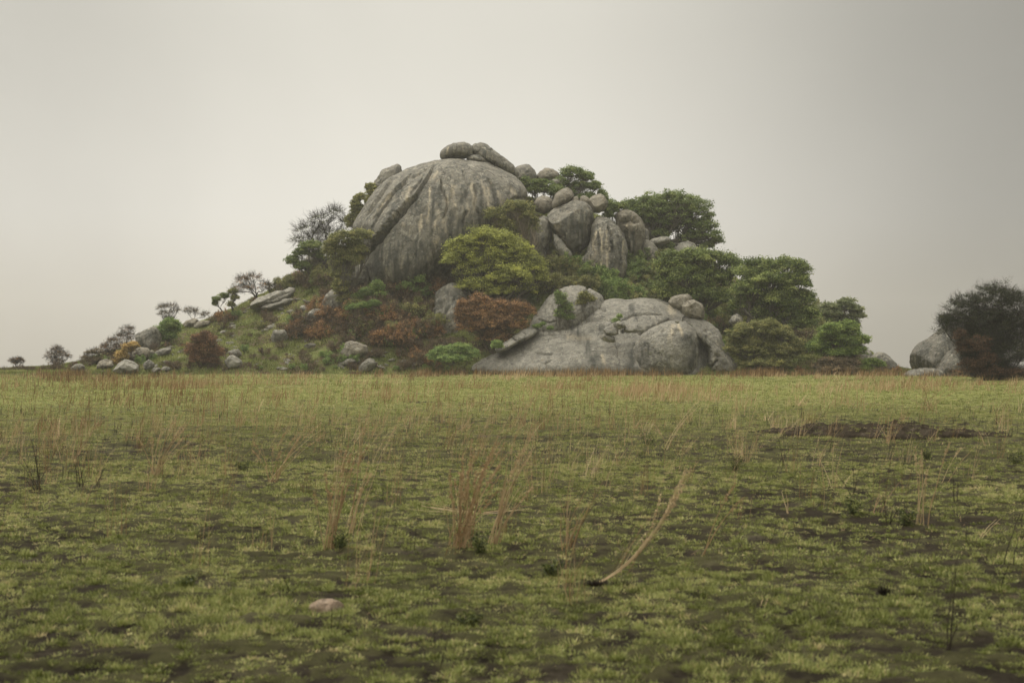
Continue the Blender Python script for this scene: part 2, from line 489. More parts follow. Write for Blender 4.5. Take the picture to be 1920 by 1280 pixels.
def tree(label, base, lobes, leaf, bark, Y=None, cat='tree', name='tree', cl_r=.62, per=85, ls=.23, dens=1.0, twigs=0, twl=.8, twr=.022,
         trunk=.35, seed=1, group=None, shell=.45, stems=1, depth=.8, fork=.45, vis=True, flat=.85):
    rg = np.random.RandomState(seed)
    if Y is None:
        X0, Y0, Z0 = cast(*base)
    else:
        X0, Y0 = (base[0]-CX)/F*Y, Y
        Z0 = float(max(hill_h(np.array([X0]), np.array([Y0]))[0], ground_h(np.array([X0]), np.array([Y0]))[0]))
        Z0 = min(Z0, P(base[0], base[1], Y)[2]) if base[1] < 690 else Z0
    B = np.array([X0, Y0, Z0-.15]); root = empty(name, B)
    tag(root, label, cat, group)
    cs, dr, lb = crown_points(lobes, Y0, rg, cl_r, dens, shell, depth)
    T = Tubes()
    cc = np.array([P(a[0], a[1], Y0) for a in lobes]); mc = cc.mean(0)
    low = cs[:, 2].min()
    T_ = B+(np.array([mc[0], Y0, max(low, B[2]+.5)])-B)*fork
    Lm = Tubes()
    for s in range(stems):
        b0 = B+np.array([rg.uniform(-1, 1), rg.uniform(-1, 1), 0])*trunk*(1.2 if stems > 1 else 0)
        t0 = T_+np.array([rg.uniform(-1, 1), rg.uniform(-1, 1), 0])*trunk*(3 if stems > 1 else 0)
        tp = curve(b0, t0, rg, .07, 6)
        T.tube(tp, np.linspace(trunk*1.15, trunk*.75, 6)/(stems**.5), 8)
    for i in range(len(lobes)):
        lo = np.array([cc[i, 0], cc[i, 1], cc[i, 2]-lobes[i][3]*Y0/F*.45])
        lp = curve(T_, lo, rg, .10, 7, .05)
        Lm.tube(lp, np.linspace(trunk*.62, trunk*.24, 7), 6)
        for c in cs[lb == i]:
            st = lp[rg.randint(3, 7)]
            k = rg.uniform(.75, 1)
            bp = curve(st, st+(c-st)*k, rg, .12, 5, -.03)
            rb = trunk*.16*rg.uniform(.6, 1.1)
            Lm.tube(bp, np.linspace(rb, rb*.35, 5), 4)
    if twigs: 
        tw = Tubes(); twig_sprays(cs, dr+np.array([0, 0, .25]), twl, twr, rg, twigs, tw)
        tw.build('twigs', bark, root, None).location = -B
    if per:
        n = len(cs)
        cnt = np.maximum(8, (per*rg.uniform(.6, 1.3, n)).astype(int))
        ci = np.repeat(np.arange(n), cnt)
        v = rg.normal(size=(len(ci), 3)); v /= np.linalg.norm(v, axis=1, keepdims=True)
        v[:, 2] = np.where(v[:, 2] < -.25, v[:, 2]*-.5, v[:, 2])
        rad = cl_r*rg.uniform(.5, 1.3, n)[ci]
        rr = rg.uniform(.45, 1.05, len(ci))**.6*rad*(1+.18*rg.normal(size=len(ci)))
        pts = cs[ci]+v*rr[:, None]*np.array([1, 1, flat])
        nr = v*.7+rg.normal(size=v.shape)*.55+np.array([0, 0, .45])
        V, Fc = leaf_quads(pts, nr, ls*rg.uniform(.6, 1.35, len(ci)), rg)
        tint = np.clip(.45+.20*rg.normal(size=n)[ci]+.18*rg.normal(size=len(ci)), 0, 1)
        o = mesh_obj('crown', V-B, Fc, leaf, root, {'tint': np.repeat(tint, 4)}, smooth=False)
    tr = T.build('trunk', bark, root); tr.location = -B
    lm = Lm.build('limb', bark, root); lm.location = -B
    lm.name = 'branches'
    return root

def shrub_proto(name, leaf, bark, W, H, seed, stems=16, per=26, ls=.17, clr=.34, twigs=2, upright=.0, dens=1.0):
    """a multi-stemmed shrub of real size W wide and H high, base at the origin"""
    rg = np.random.RandomState(seed)
    root = empty(name, (0, 0, 0)); S = Tubes(); ends = []
    for k in range(stems):
        a = rg.uniform(0, 2*math.pi); r = rg.uniform(.05, 1)**.6*W*.5
        hgt = H*(1-.45*(r/(W*.5))**2)*rg.uniform(.7, 1.0)
        tip = np.array([math.cos(a)*r*(1-upright*.5), math.sin(a)*r*(1-upright*.5), hgt*.9])
        b = np.array([math.cos(a), math.sin(a), 0])*rg.uniform(.02, .12)*W
        p = curve(b-[0, 0, .2], tip, rg, .09, 6)
        S.tube(p, np.linspace(.035, .010, 6)*(.6+H*.2), 4)
        ends.append(tip)
        for j in range(int(4*dens)):
            st = p[rg.randint(2, 6)]
            v = rg.normal(size=3)*.6+np.array([math.cos(a), math.sin(a), .7])*.6; v /= np.linalg.norm(v)
            e = st+v*rg.uniform(.2, .42)*min(W, H)*.6
            e[2] = np.clip(e[2], .08*H, H)
            S.tube(curve(st, e, rg, .1, 4), [.018, .014, .010, .006], 3); ends.append(e)
    cs = np.array(ends)
    d = cs/np.linalg.norm(cs, axis=1, keepdims=True)
    if twigs: twig_sprays(cs, d+[0, 0, .3], .26*H, .011, rg, twigs, S)
    S.build('stems', bark, root)
    if per:
        n = len(cs); cnt = np.maximum(4, (per*rg.uniform(.5, 1.5, n)).astype(int)); ci = np.repeat(np.arange(n), cnt)
        v = rg.normal(size=(len(ci), 3)); v /= np.linalg.norm(v, axis=1, keepdims=True)
        pts = cs[ci]+v*(clr*rg.uniform(.2, 1.1, len(ci)))[:, None]
        pts[:, 2] = np.maximum(pts[:, 2], .03)
        nr = v*.6+rg.normal(size=v.shape)*.6+np.array([0, 0, .4])
        V, Fc = leaf_quads(pts, nr, ls*rg.uniform(.5, 1.4, len(ci)), rg, .5)
        tint = np.clip(.45+.20*rg.normal(size=n)[ci]+.2*rg.normal(size=len(ci)), 0, 1)
        mesh_obj('foliage', V, Fc, leaf, root, {'tint': np.repeat(tint, 4)}, smooth=False)
    return root

def dup(root):
    r = root.copy(); COL.objects.link(r)
    for ch in list(root.children):
        c = ch.copy(); COL.objects.link(c); c.parent = r
    return r
_used = set()
def place(proto, X, Y, Z, sx, sz, rot, label, cat, group=None):
    r = proto if proto.name not in _used else dup(proto)
    _used.add(r.name)
    r.location = (X, Y, Z); r.rotation_euler = (0, 0, rot); r.scale = (sx, sx, sz)
    for k in ('label', 'category', 'group'):
        if k in r: del r[k]
    return tag(r, label, cat, group)

# ------------------------------------------------------------------ camera, light, sky
cam = bpy.data.cameras.new('camera'); co = bpy.data.objects.new('camera', cam); COL.objects.link(co)
co.location = (0, 0, CAMZ); co.rotation_euler = (R(90), 0, 0)
cam.lens = 50; cam.sensor_width = 36; cam.shift_y = (HY-640)/1920
cam.clip_start = .1; cam.clip_end = 6000
cam.dof.use_dof = True; cam.dof.focus_distance = 120; cam.dof.aperture_fstop = 3.6
sc.camera = co
SUN_EL, SUN_ROT = R(58), R(-35)
w = bpy.data.worlds.new('World'); sc.world = w; w.use_nodes = True
nt = w.node_tree; nt.nodes.clear(); t = NT(nt)
sky = t.n('ShaderNodeTexSky', sky_type='NISHITA', sun_disc=False, sun_elevation=SUN_EL, sun_rotation=SUN_ROT, dust_density=4.0)
g = t.n('ShaderNodeTexCoord').outputs['Generated']
sx = t.n('ShaderNodeSeparateXYZ'); t.l(g, sx.inputs[0])
X_, Z_ = sx.outputs[0], sx.outputs[2]
right = t.maprange(X_, .0, .37, 1.0, .43)
left = t.maprange(X_, -.42, -.05, .75, 1.0)
high = t.maprange(Z_, .10, .26, 1.0, .89)
top = t.maprange(Z_, .28, .80, 1.0, 4.0)
low = t.maprange(Z_, -.01, .10, .80, 1.0)
b = t.math('MULTIPLY', t.math('MULTIPLY', right, left), t.math('MULTIPLY', t.math('MULTIPLY', high, top), low))
nz = t.noise(g, 2.2, 4, .5, .4)
b = t.math('MULTIPLY', b, t.maprange(nz,   .3, .7, .93, 1.07))
cl = t.ramp(Z_, [(0.0, (.65, .60, .515)), (.10, (.675, .648, .583)), (.22, (.66, .635, .562))])
vm = t.n('ShaderNodeVectorMath', operation='SCALE'); t.l(cl, vm.inputs[0]); t.l(b, vm.inputs[3])
bg1 = t.n('ShaderNodeBackground', i_Strength=1.0); t.l(vm.outputs[0], bg1.inputs[0])
bg2 = t.n('ShaderNodeBackground', i_Strength=.10); t.l(sky.outputs[0], bg2.inputs[0])
mxs = t.n('ShaderNodeMixShader', i_0=.02); t.l(bg1.outputs[0], mxs.inputs[1]); t.l(bg2.outputs[0], mxs.inputs[2])
wo = t.n('ShaderNodeOutputWorld'); t.l(mxs.outputs[0], wo.inputs[0])
sun = bpy.data.lights.new('sun', 'SUN'); sun.energy = 1.5; sun.angle = R(13); sun.color = (1, .93, .80)
so = bpy.data.objects.new('sun', sun); COL.objects.link(so)
dv = Vector((math.sin(SUN_ROT)*math.cos(SUN_EL), math.cos(SUN_ROT)*math.cos(SUN_EL), math.sin(SUN_EL)))
so.rotation_euler = dv.to_track_quat('Z', 'Y').to_euler()
so.location = (0, 0, 60)
sc.view_settings.view_transform = 'Standard'; sc.view_settings.look = 'None'
sc.view_settings.gamma = 1; sc.view_settings.exposure = .36
sc.cycles.max_bounces = 6; sc.cycles.diffuse_bounces = 3; sc.cycles.volume_bounces = 1; sc.cycles.transmission_bounces = 3
sc.cycles.use_denoising = True
sc.cycles.use_adaptive_sampling = False

# ------------------------------------------------------------------ ground sheet
BARE = [(1690, 806, 170, 16, .26), (1480, 950, 230, 30, .42), (1650, 985, 150, 25, .25), (1760, 900, 170, 28, .2), (1420, 1010, 260, 12, .25), (1800, 1120, 120, 40, .35), (1150, 1150, 160, 18, .35), (760, 1240, 110, 18, .35),
        (640, 1075, 60, 18, .35), (900, 790, 120, 10, .3), (1100, 830, 130, 12, .3), (250, 840, 120, 12, .25), (1560, 1010, 120, 12, .3), (60, 1180, 60, 30, .2), (1000, 1050, 90, 12, .2),
        (300, 1030, 320, 90, -.16), (450, 950, 260, 40, -.16), (1600, 1220, 260, 40, -.1), (1250, 720, 700, 26, -.3), (1050, 860, 300, 30, -.06)]
MX0, MY0, _ = gcast(1680, 818)
MY0 += .5
def mound_h(X, Y):
    U, W = (X-MX0)/2.15, (Y-MY0)/1.5
    r = np.hypot(U, W)*(1+.28*fbm(X*.9, Y*.9, 1, 3, 3))
    m = np.clip(1-r, 0, 1)**.6
    return .20*m*(1+.5*fbm(X*1.1, Y*1.1, 3, 3, 6))+(.07*fbm(X*3, Y*3, 0, 4, 7, .65)+.03*fbm(X*11, Y*11, 0, 3, 8))*np.clip(m*2, 0, 1)
def green_mask(X, Y):
    px = CX+X/Y*F; py = HY+CAMZ/Y*F
    big = fbm(X*.22, Y*.16, 7.7, 4, 51)
    mid_ = fbm(X*1.5, Y*1.0, 2.7, 4, 52)
    fine = fbm(X*7.5, Y*6.5, 5.1, 2, 53, .6)
    v = .31+.12*big+.22*mid_+.62*fine
    v = v+.14*sstep(20, 70, Y)-.10*sstep(1100, 1900, px)*(1-sstep(20, 60, Y))
    for (cx, cy, rx, ry, am) in BARE:
        v = v-am*.75*np.exp(-((px-cx)/rx)**2-((py-cy)/ry)**2)
    return v            # > 0 where grass grows

nr = 760
rr = np.concatenate([[.6, 1.2, 2, 3], np.exp(np.linspace(math.log(4.2), math.log(170), nr)), np.exp(np.linspace(math.log(178), math.log(760), 40))])
dense = np.linspace(-.72, .72, 960)
side = np.linspace(.72, math.pi, 60)[1:]
ang = np.concatenate([-side[::-1][1:], dense, side])
RRg, AA = np.meshgrid(rr, ang, indexing='ij')
GX, GY = RRg*np.sin(AA), RRg*np.cos(AA)
GZ = ground_h(GX, GY)
yy = np.maximum(GY, 3.0)
gm = np.where(GY > 3, green_mask(GX, yy), .3)
near = (1-sstep(25, 60, RRg))*(1-sstep(.66, .72, np.abs(AA)))
gm = np.where(np.abs(AA) < .71, gm, .12)
GZ = GZ+near*(.022*fbm(GX*5, GY*5, 1, 4, 61, .6)+.018*np.clip(gm, -.4, .4))
V = np.stack([GX, GY, GZ], -1).reshape(-1, 3)
n1, n2 = GX.shape
ix = np.arange(n1*n2).reshape(n1, n2)
Fq = np.stack([ix[:-1], ix[1:], np.roll(ix[1:], -1, 1), np.roll(ix[:-1], -1, 1)], -1).reshape(-1, 4)
cv = len(V); V = np.vstack([V, [[0, 0, float(GZ[0].mean())]]])
fan = np.stack([np.full(n2, cv), ix[0], np.roll(ix[0], -1)], -1)
gatt = np.append((sstep(-.12, .30, gm)*(.16+.84*sstep(16, 70, RRg))).ravel(), .5)
tag(mesh_obj('ground', V, [Fq, fan], ground_mat('grassland_soil'), attrs={'green': gatt}), kind='structure')
print('ground done')
# ------------------------------------------------------------------ hill under the rocks
hx = np.arange(-66, 56, .4); hy = np.arange(148, 256, .4)
HX, HYy = np.meshgrid(hx, hy, indexing='ij')
HZ = hill_h(HX, HYy)
V = np.stack([HX, HYy, HZ], -1).reshape(-1, 3)
ix = np.arange(HX.size).reshape(HX.shape)
Fq = np.stack([ix[:-1, :-1], ix[1:, :-1], ix[1:, 1:], ix[:-1, 1:]], -1).reshape(-1, 4)
tag(mesh_obj('hill', V, Fq, ground_mat('hillside_soil', True)), kind='structure')

# ------------------------------------------------------------------ the rocks of the outcrop
DOME_Y = 178.0
dome = rock('huge streaked grey granite dome that forms the summit face',
    [dict(outline=[(660, 424), (672, 405), (690, 380), (712, 352), (735, 331), (760, 319), (790, 308), (800, 304), (825, 298), (850, 294), (880, 296), (915, 299),
        (945, 314), (972, 332), (986, 348), (992, 362), (990, 374), (975, 392), (960, 420), (935, 445), (900, 470), (870, 490), (850, 505), (825, 520), (800, 540), (780, 555),
        (745, 560), (722, 556), (702, 540), (692, 520), (687, 500), (684, 478), (676, 455), (664, 438)],
        center=(806, 430), D=9.5, lean=.42, p=2.5, nu=520, nv=300, amp=.013, mid=.45, seed=4, smooth=.6,
        runnel=((842, 285), .15, 4.5),
        cracks=[([(780, 368), (768, 380), (757, 392), (745, 405), (735, 416), (724, 430), (712, 444), (700, 458), (689, 472), (680, 482)], 4.0, -1.7),
                ([(776, 372), (757, 393), (742, 410), (728, 427), (712, 446), (696, 466), (684, 480)], 3.2, 1.2),
                ([(812, 312), (800, 335), (788, 354), (778, 370)], 3.5, -.55), ([(735, 338), (712, 372), (690, 402)], 3, -.45), ([(770, 330), (740, 362), (714, 400), (700, 425)], 2.2, -.5),
                ([(826, 335), (829, 355), (838, 372), (838, 390), (831, 408)], 1.3, .5), ([(793, 335), (783, 352), (770, 366)], 1.6, .3),
                ([(990, 372), (965, 372), (948, 384), (940, 395)], 1.6, .5), ([(888, 345), (893, 360), (890, 385), (898, 400)], 1.4, .3), ([(868, 322), (878, 350), (874, 372)], 2, .22),
                ([(915, 335), (925, 352), (930, 378)], 2.2, .3), ([(800, 318), (770, 338), (742, 362), (712, 392)], 2, .25), ([(760, 345), (735, 372), (700, 412)], 2, .22),
                ([(875, 395), (870, 415), (876, 430)], 2.5, .4)],
        tans=[([(806, 345), (805, 372), (803, 400), (801, 430)], 2.2), ([(824, 390), (822, 405), (813, 425), (816, 445), (812, 472)], 3.0), ([(836, 362), (838, 385), (832, 410), (828, 425)], 2.4),
              ([(855, 380), (856, 400), (854, 422)], 2.4), ([(874, 378), (880, 398), (874, 410)], 2.2), ([(915, 350), (916, 368)], 2.0), ([(932, 355), (938, 378), (948, 400)], 2.6), ([(803, 330), (808, 345)], 2), ([(850, 345), (846, 370), (849, 400)], 4.2), ([(820, 440), (812, 470), (808, 490)], 5), ([(884, 340), (890, 372), (886, 400)], 3), ([(770, 350), (758, 378)], 3), ([(735, 360), (712, 395)], 3.2), ([(905, 345), (918, 380), (915, 400)], 3), ([(790, 400), (786, 440)], 2.4), ([(955, 350), (968, 368)], 4), ([(820, 320), (812, 335)], 4),
              ([(838, 405), (834, 425), (838, 440)], 2.0), ([(865, 385), (872, 402)], 1.6), ([(725, 500), (725, 520), (727, 541)], 1.8), ([(900, 335), (905, 352)], 1.4)],
        darks=[([(866, 385), (858, 430), (840, 480), (810, 520)], 30), ([(915, 385), (890, 440), (850, 480)], 32), ([(935, 400), (910, 430)], 24), ([(800, 450), (790, 500), (770, 545)], 26), ([(780, 470), (760, 500), (735, 545)], 20), ([(868, 352), (866, 385)], 6), ([(900, 345), (903, 385)], 6), ([(783, 360), (775, 400)], 5), ([(822, 345), (826, 395)], 5), ([(750, 372), (728, 405)], 4), ([(760, 440), (730, 500)], 14), ([(700, 490), (715, 545)], 24), ([(715, 455), (700, 520)], 12), ([(815, 455), (800, 520)], 22), ([(740, 480), (750, 550)], 16), ([(922, 352), (940, 395)], 6),
               ([(752, 399), (715, 442), (694, 468)], 4.5), ([(728, 428), (705, 456), (686, 480)], 8), ([(815, 350), (812, 400), (808, 450)], 3.5), ([(845, 350), (847, 395), (845, 440)], 4), ([(893, 352), (896, 385)], 4), ([(925, 365), (930, 395)], 4), ([(735, 370), (700, 410)], 3), ([(960, 345), (950, 372)], 3)])],  # opening strokes here paint in the shade of the fold under the ledge
    Y=DOME_Y, cat='rock dome', name='granite_dome', mat=M_ROCK)

rock('rounded boulder capping the very top of the outcrop, left of the long one',
     [(824, 289), (830, 280), (838, 273), (850, 268), (866, 266), (880, 270), (888, 278), (890, 288), (884, 296), (868, 298), (850, 298), (838, 300), (826, 298)], Y=181, D=2.6, lean=.1, amp=.03,
     tans=[([(840, 275), (836, 290)], 1.5)])
rock('long slanting slab boulder running down right from the summit',
     [(880, 276), (886, 269), (897, 267), (910, 268), (917, 275), (934, 286), (952, 300), (966, 314), (978, 334), (973, 340), (958, 332), (940, 320), (925, 308), (908, 301), (893, 295), (884, 288)],
     Y=182, D=2.8, lean=.1, amp=.03, center=(925, 301), nu=200)
rock('small wedge boulder tucked beneath the two summit boulders', [(872, 299), (886, 290), (900, 291), (912, 300), (905, 306), (885, 306)], Y=180, D=1.6)
rock('tall pointed boulder standing against the sky left of the dome',
     [(690, 372), (698, 346), (711, 329), (727, 313), (736, 307), (747, 306), (752, 316), (755, 328), (762, 360), (750, 400), (700, 405)], Y=184, D=3.2, lean=.1, smooth=1.2,
     darks=[([(745, 312), (748, 340)], 4)])
rock('smooth round boulder on the skyline right of the summit slab', [(962, 322), (968, 311), (980, 308), (992, 310), (1002, 318), (1007, 330), (1003, 348), (975, 352), (962, 338)], Y=186, D=2.5)
rock('brown domed boulder on the skyline beside the highest tree', [(1004, 332), (1012, 321), (1022, 315), (1034, 317), (1046, 324), (1053, 331), (1047, 340), (1025, 344), (1008, 342)], Y=187, D=2.4, mat=M_BROWN)
rock('low rock wedge under the brown skyline boulder', [(1032, 338), (1046, 333), (1058, 336), (1056, 346), (1036, 350)], Y=185, D=1.2, mat=M_PALE)
Q = dict(mat=M_BROWN, amp=.035)
rock('rounded leftmost boulder in the row on top of the big face block', [(1000, 382), (1006, 371), (1018, 366), (1030, 370), (1037, 380), (1036, 394), (1020, 402), (1004, 396)], Y=178.2, D=2.0, **Q)
rock('tilted egg shaped boulder on top of the big face block', [(1032, 386), (1040, 366), (1053, 355), (1064, 352), (1073, 357), (1077, 369), (1068, 380), (1054, 388), (1038, 396)], Y=177.6, D=2.2, **Q)
rock('tiny boulder wedged beside the egg shaped boulder', [(1069, 380), (1074, 370), (1082, 367), (1086, 375), (1079, 384)], Y=177, D=.7, **Q)
rock('small pointed boulder between the egg shaped and the tilted cube boulder', [(1085, 382), (1089, 368), (1097, 366), (1106, 374), (1104, 386), (1090, 388)], Y=178, D=1.2, **Q)
rock('tilted blocky boulder perched on the cleft above the ribbed drum', [(1102, 380), (1109, 368), (1122, 362), (1133, 366), (1139, 380), (1136, 391), (1124, 400), (1111, 398), (1104, 390)], Y=176.6, D=2.0, facets=5, **Q)
rock('big face block with a dark wet front, below the row of boulders',
     [(1024, 404), (1036, 393), (1056, 384), (1080, 376), (1100, 382), (1111, 394), (1113, 414), (1112, 430), (1111, 456), (1103, 476), (1090, 486), (1077, 484), (1061, 474), (1048, 452), (1036, 434), (1027, 418)],
     Y=175.8, D=3.4, lean=-.05, p=2.8, facets=3, amp=.02, nu=260, nv=150, smooth=1.2,
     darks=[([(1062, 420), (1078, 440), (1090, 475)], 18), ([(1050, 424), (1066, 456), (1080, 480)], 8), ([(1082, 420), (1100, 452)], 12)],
     tans=[([(1042, 418), (1050, 440), (1064, 466)], 5), ([(1062, 436), (1062, 446)], 1.6), ([(1080, 438), (1081, 446)], 1.6)],
     cracks=[([(1030, 428), (1046, 440), (1062, 462), (1078, 484)], 1.5, .6)], cat='rock')
rock('pale smooth slab leaning below the big face block', [(1036, 436), (1044, 438), (1058, 458), (1076, 480), (1066, 487), (1050, 482), (1040, 462)], Y=173.4, D=1.0, mat=M_PALE, facets=2, cat='rock')
rock('grey upright rock on the left of the big face block',
     [(1004, 416), (1010, 406), (1021, 403), (1030, 410), (1035, 432), (1032, 450), (1026, 470), (1020, 492), (1000, 492), (994, 465), (998, 434)], Y=175.4, D=2.5, lean=.1, cat='rock',
     darks=[([(1031, 412), (1034, 450)], 3)])
rock('tall ribbed drum of rock with tan run-off stripes',
     [(1108, 420), (1120, 408), (1134, 408), (1148, 417), (1162, 431), (1170, 449), (1174, 475), (1175, 500), (1172, 524), (1158, 540), (1125, 545), (1096, 540), (1084, 518), (1086, 492), (1099, 474), (1108, 450)],
     Y=175, D=4.2, lean=.18, p=2.5, amp=.018, nu=300, nv=170, runnel=((1125, 385), .30, 7), smooth=1.2, cat='rock',
     tans=[([(1118, 430), (1116, 460), (1110, 500)], 3), ([(1113, 440), (1111, 470)], 2), ([(1135, 430), (1140, 460), (1138, 510)], 2), ([(1125, 425), (1130, 470), (1127, 515)], 2.4), ([(1155, 500), (1155, 520)], 3.4), ([(1168, 450), (1170, 500)], 1.6), ([(1110, 480), (1102, 510)], 5)],
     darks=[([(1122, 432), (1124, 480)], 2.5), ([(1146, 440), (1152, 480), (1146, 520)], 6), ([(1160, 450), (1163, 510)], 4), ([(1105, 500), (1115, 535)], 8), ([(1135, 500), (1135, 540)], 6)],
     cracks=[([(1140, 424), (1148, 442)], 1.8, .7), ([(1146, 452), (1150, 472)], 1.6, .5)])
rock('arched dark hollowed rock right of the ribbed drum',
     [(1150, 402), (1163, 396), (1176, 393), (1190, 398), (1202, 408), (1208, 424), (1210, 442), (1208, 462), (1202, 492), (1178, 494), (1170, 470), (1166, 444), (1160, 425), (1152, 414)],
     Y=178.5, D=3.0, lean=-.1, facets=2, mat=M_BROWN, cat='rock', center=(1182, 440), p=2.8,
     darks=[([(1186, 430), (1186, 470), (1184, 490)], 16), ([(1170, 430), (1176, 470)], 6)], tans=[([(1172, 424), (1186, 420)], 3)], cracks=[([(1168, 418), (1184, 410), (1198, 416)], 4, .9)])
rock('squat dark rock at the right foot of the arched rock', [(1203, 456), (1213, 448), (1223, 455), (1232, 468), (1236, 494), (1222, 500), (1204, 494)], Y=177.5, D=1.8, cat='rock')
rock('narrow sliver of rock between the arched rock and the skyline fig tree', [(1206, 434), (1211, 426), (1217, 436), (1217, 454), (1208, 456)], Y=180, D=.9, cat='rock')
rock('flat pale rock ledge under the skyline fig tree', [(1213, 454), (1228, 446), (1250, 444), (1258, 450), (1246, 458), (1222, 462)], Y=181, D=2, mat=M_PALE, cat='rock')
rock('pale round boulder peeping over the dark fig crown', [(1260, 478), (1264, 464), (1275, 456), (1289, 453), (1302, 458), (1312, 468), (1308, 488), (1272, 492)], Y=182, D=2.6, mat=M_PALE)

# front slab outcrop
SL = 153.5
rock('long low grey slab outcrop with a round belly along the meadow edge',
  [dict(outline=[(858, 690), (880, 679), (905, 668), (930, 656), (950, 642), (968, 628), (990, 616), (1027, 612), (1060, 604), (1080, 592), (1100, 577), (1122, 563), (1147, 553), (1163, 552), (1180, 557),
        (1207, 554), (1232, 558), (1253, 562), (1270, 574), (1290, 590), (1322, 602), (1344, 640), (1344, 712), (1100, 716), (950, 712), (880, 706)],
        center=(1140, 680), D=7.0, lean=.95, p=2.3, nu=560, nv=280, amp=.013, mid=.26, seed=12, smooth=.7,
        cracks=[([(1128, 624), (1140, 630), (1150, 640)], 2.2, .5), ([(1165, 621), (1185, 618), (1205, 622), (1225, 616), (1240, 608), (1256, 600), (1268, 602)], 2.6, .9),
                ([(1165, 600), (1185, 590), (1215, 586), (1243, 588)], 1.2, .35), ([(1004, 660), (1018, 662), (1036, 664)], 1.0, .3), ([(1020, 682), (1036, 674)], 1.0, .3), ([(978, 657), (984, 662)], 1, .3),
                ([(1020, 636), (1036, 632), (1052, 628)], .9, .2), ([(1120, 575), (1135, 582)], 2, .25), ([(1100, 600), (1130, 598), (1160, 604)], 3, .18), ([(1196, 648), (1204, 636), (1214, 630)], 1.5, .4)],
        tans=[([(1060, 630), (1110, 636)], 5), ([(1128, 664), (1134, 680)], 4), ([(1255, 570), (1262, 590)], 5)],
        darks=[([(1060, 600), (1100, 640), (1120, 690)], 12), ([(1180, 570), (1200, 600)], 8), ([(1120, 612), (1150, 622), (1190, 625)], 8), ([(1308, 605), (1316, 650), (1316, 705)], 15), ([(1190, 640), (1182, 700)], 9)]),  # the broad right hand dark stroke paints shade into the hollow
   dict(outline=[(1168, 712), (1172, 665), (1186, 643), (1210, 622), (1232, 611), (1254, 602), (1280, 602), (1300, 612), (1309, 630), (1310, 655), (1308, 684), (1300, 714)],
        dy=-3.4, D=4.6, lean=.12, p=2.2, center=(1245, 668), nu=320, nv=180, amp=.016, seed=3,
        darks=[([(1285, 625), (1300, 660), (1296, 700)], 13), ([(1310, 630), (1308, 700)], 10), ([(1215, 640), (1200, 690)], 12)], tans=[([(1262, 606), (1255, 640)], 4), ([(1270, 606), (1280, 630)], 3)]),  # darks on the belly's right side paint the hollow's shade
   dict(outline=[(1262, 580), (1290, 592), (1313, 597), (1335, 606), (1350, 621), (1355, 640), (1362, 658), (1378, 678), (1388, 694), (1392, 712), (1323, 714), (1324, 690), (1325, 664), (1317, 634), (1295, 612), (1265, 600)],
        dy=-1.6, D=3.6, lean=.35, p=2.4, center=(1336, 655), nu=260, nv=150, amp=.02, seed=8,
        cracks=[([(1326, 694), (1336, 684), (1346, 675)], 1.6, .45), ([(1340, 665), (1350, 668)], 1.5, .3)], darks=[([(1320, 625), (1324, 660), (1322, 706)], 6), ([(1330, 694), (1344, 678)], 4)])],  # the long dark stroke paints hollow shade on the buttress edge
  Y=SL+5.5, mat=M_SLAB, cat='rock outcrop', name='slab_outcrop')
rock('cracked rock plate lying on the left shoulder of the long slab', [(892, 676), (915, 663), (942, 645), (966, 627), (988, 614), (1026, 610), (1028, 616), (1012, 624), (988, 634), (962, 650), (930, 664), (905, 675)],
     Y=SL+3.4, D=2.0, lean=1.2, facets=2, mat=M_SLAB, cat='rock slab', name='rock_slab', center=(963, 642), amp=.02, cracks=[([(960, 632), (975, 640), (985, 634)], 1.2, .4)])
rock('rounded grey rock rising behind the left end of the long slab',
     [(985, 625), (998, 602), (1012, 580), (1026, 560), (1045, 546), (1064, 538), (1082, 535), (1098, 540), (1110, 545), (1128, 550), (1136, 562), (1128, 590), (1090, 630), (1040, 645), (1000, 640)],
     Y=163.5, D=4.5, lean=.5, center=(1062, 596), amp=.02, mat=M_SLAB, cracks=[([(1100, 541), (1104, 556), (1098, 575)], 2, .5), ([(1010, 600), (1030, 604), (1045, 600)], 1.2, .3)], darks=[([(1100, 545), (1098, 580)], 8)], cat='rock')
rock('knobbly left half of the split boulder perched on the long slab', [(1252, 567), (1262, 557), (1274, 553), (1288, 551), (1297, 557), (1295, 568), (1284, 580), (1272, 582), (1260, 575)], Y=158.6, D=1.5, facets=3, mat=M_BROWN)
rock('blocky right half of the split boulder perched on the long slab', [(1270, 573), (1280, 564), (1298, 560), (1312, 567), (1322, 578), (1325, 590), (1318, 597), (1302, 598), (1284, 594), (1274, 586)], Y=157.6, D=1.8, facets=6, mat=M_BROWN,
     cracks=[([(1290, 566), (1300, 580), (1298, 594)], 1.2, .2)])
for lab, ol in (('flat broken rock shard at the left of the gash in the long slab', [(1122, 632), (1130, 626), (1150, 630), (1158, 638), (1150, 642), (1132, 638)]),
                ('wedge shaped rock shard in the middle of the gash in the long slab', [(1126, 620), (1140, 612), (1158, 616), (1160, 626), (1146, 632), (1130, 628)]),
                ('angular rock shard in the gash just left of the big belly', [(1168, 616), (1180, 611), (1198, 609), (1212, 613), (1210, 621), (1190, 622), (1172, 622)]),
                ('thin dark rock shard at the top of the gash', [(1148, 608), (1158, 600), (1172, 606), (1174, 614), (1160, 618)]),
                ('rock chip on top of the belly of the long slab', [(1264, 603), (1270, 599), (1275, 603), (1270, 607)])):
    rock(lab, ol, Y=152.2 if 'belly of' not in lab else 152.5, D=.9 if 'chip' not in lab else .3, facets=6, mat=M_SLAB, cat='rock shard', name='rock_shard', smooth=.5, lean=.5)
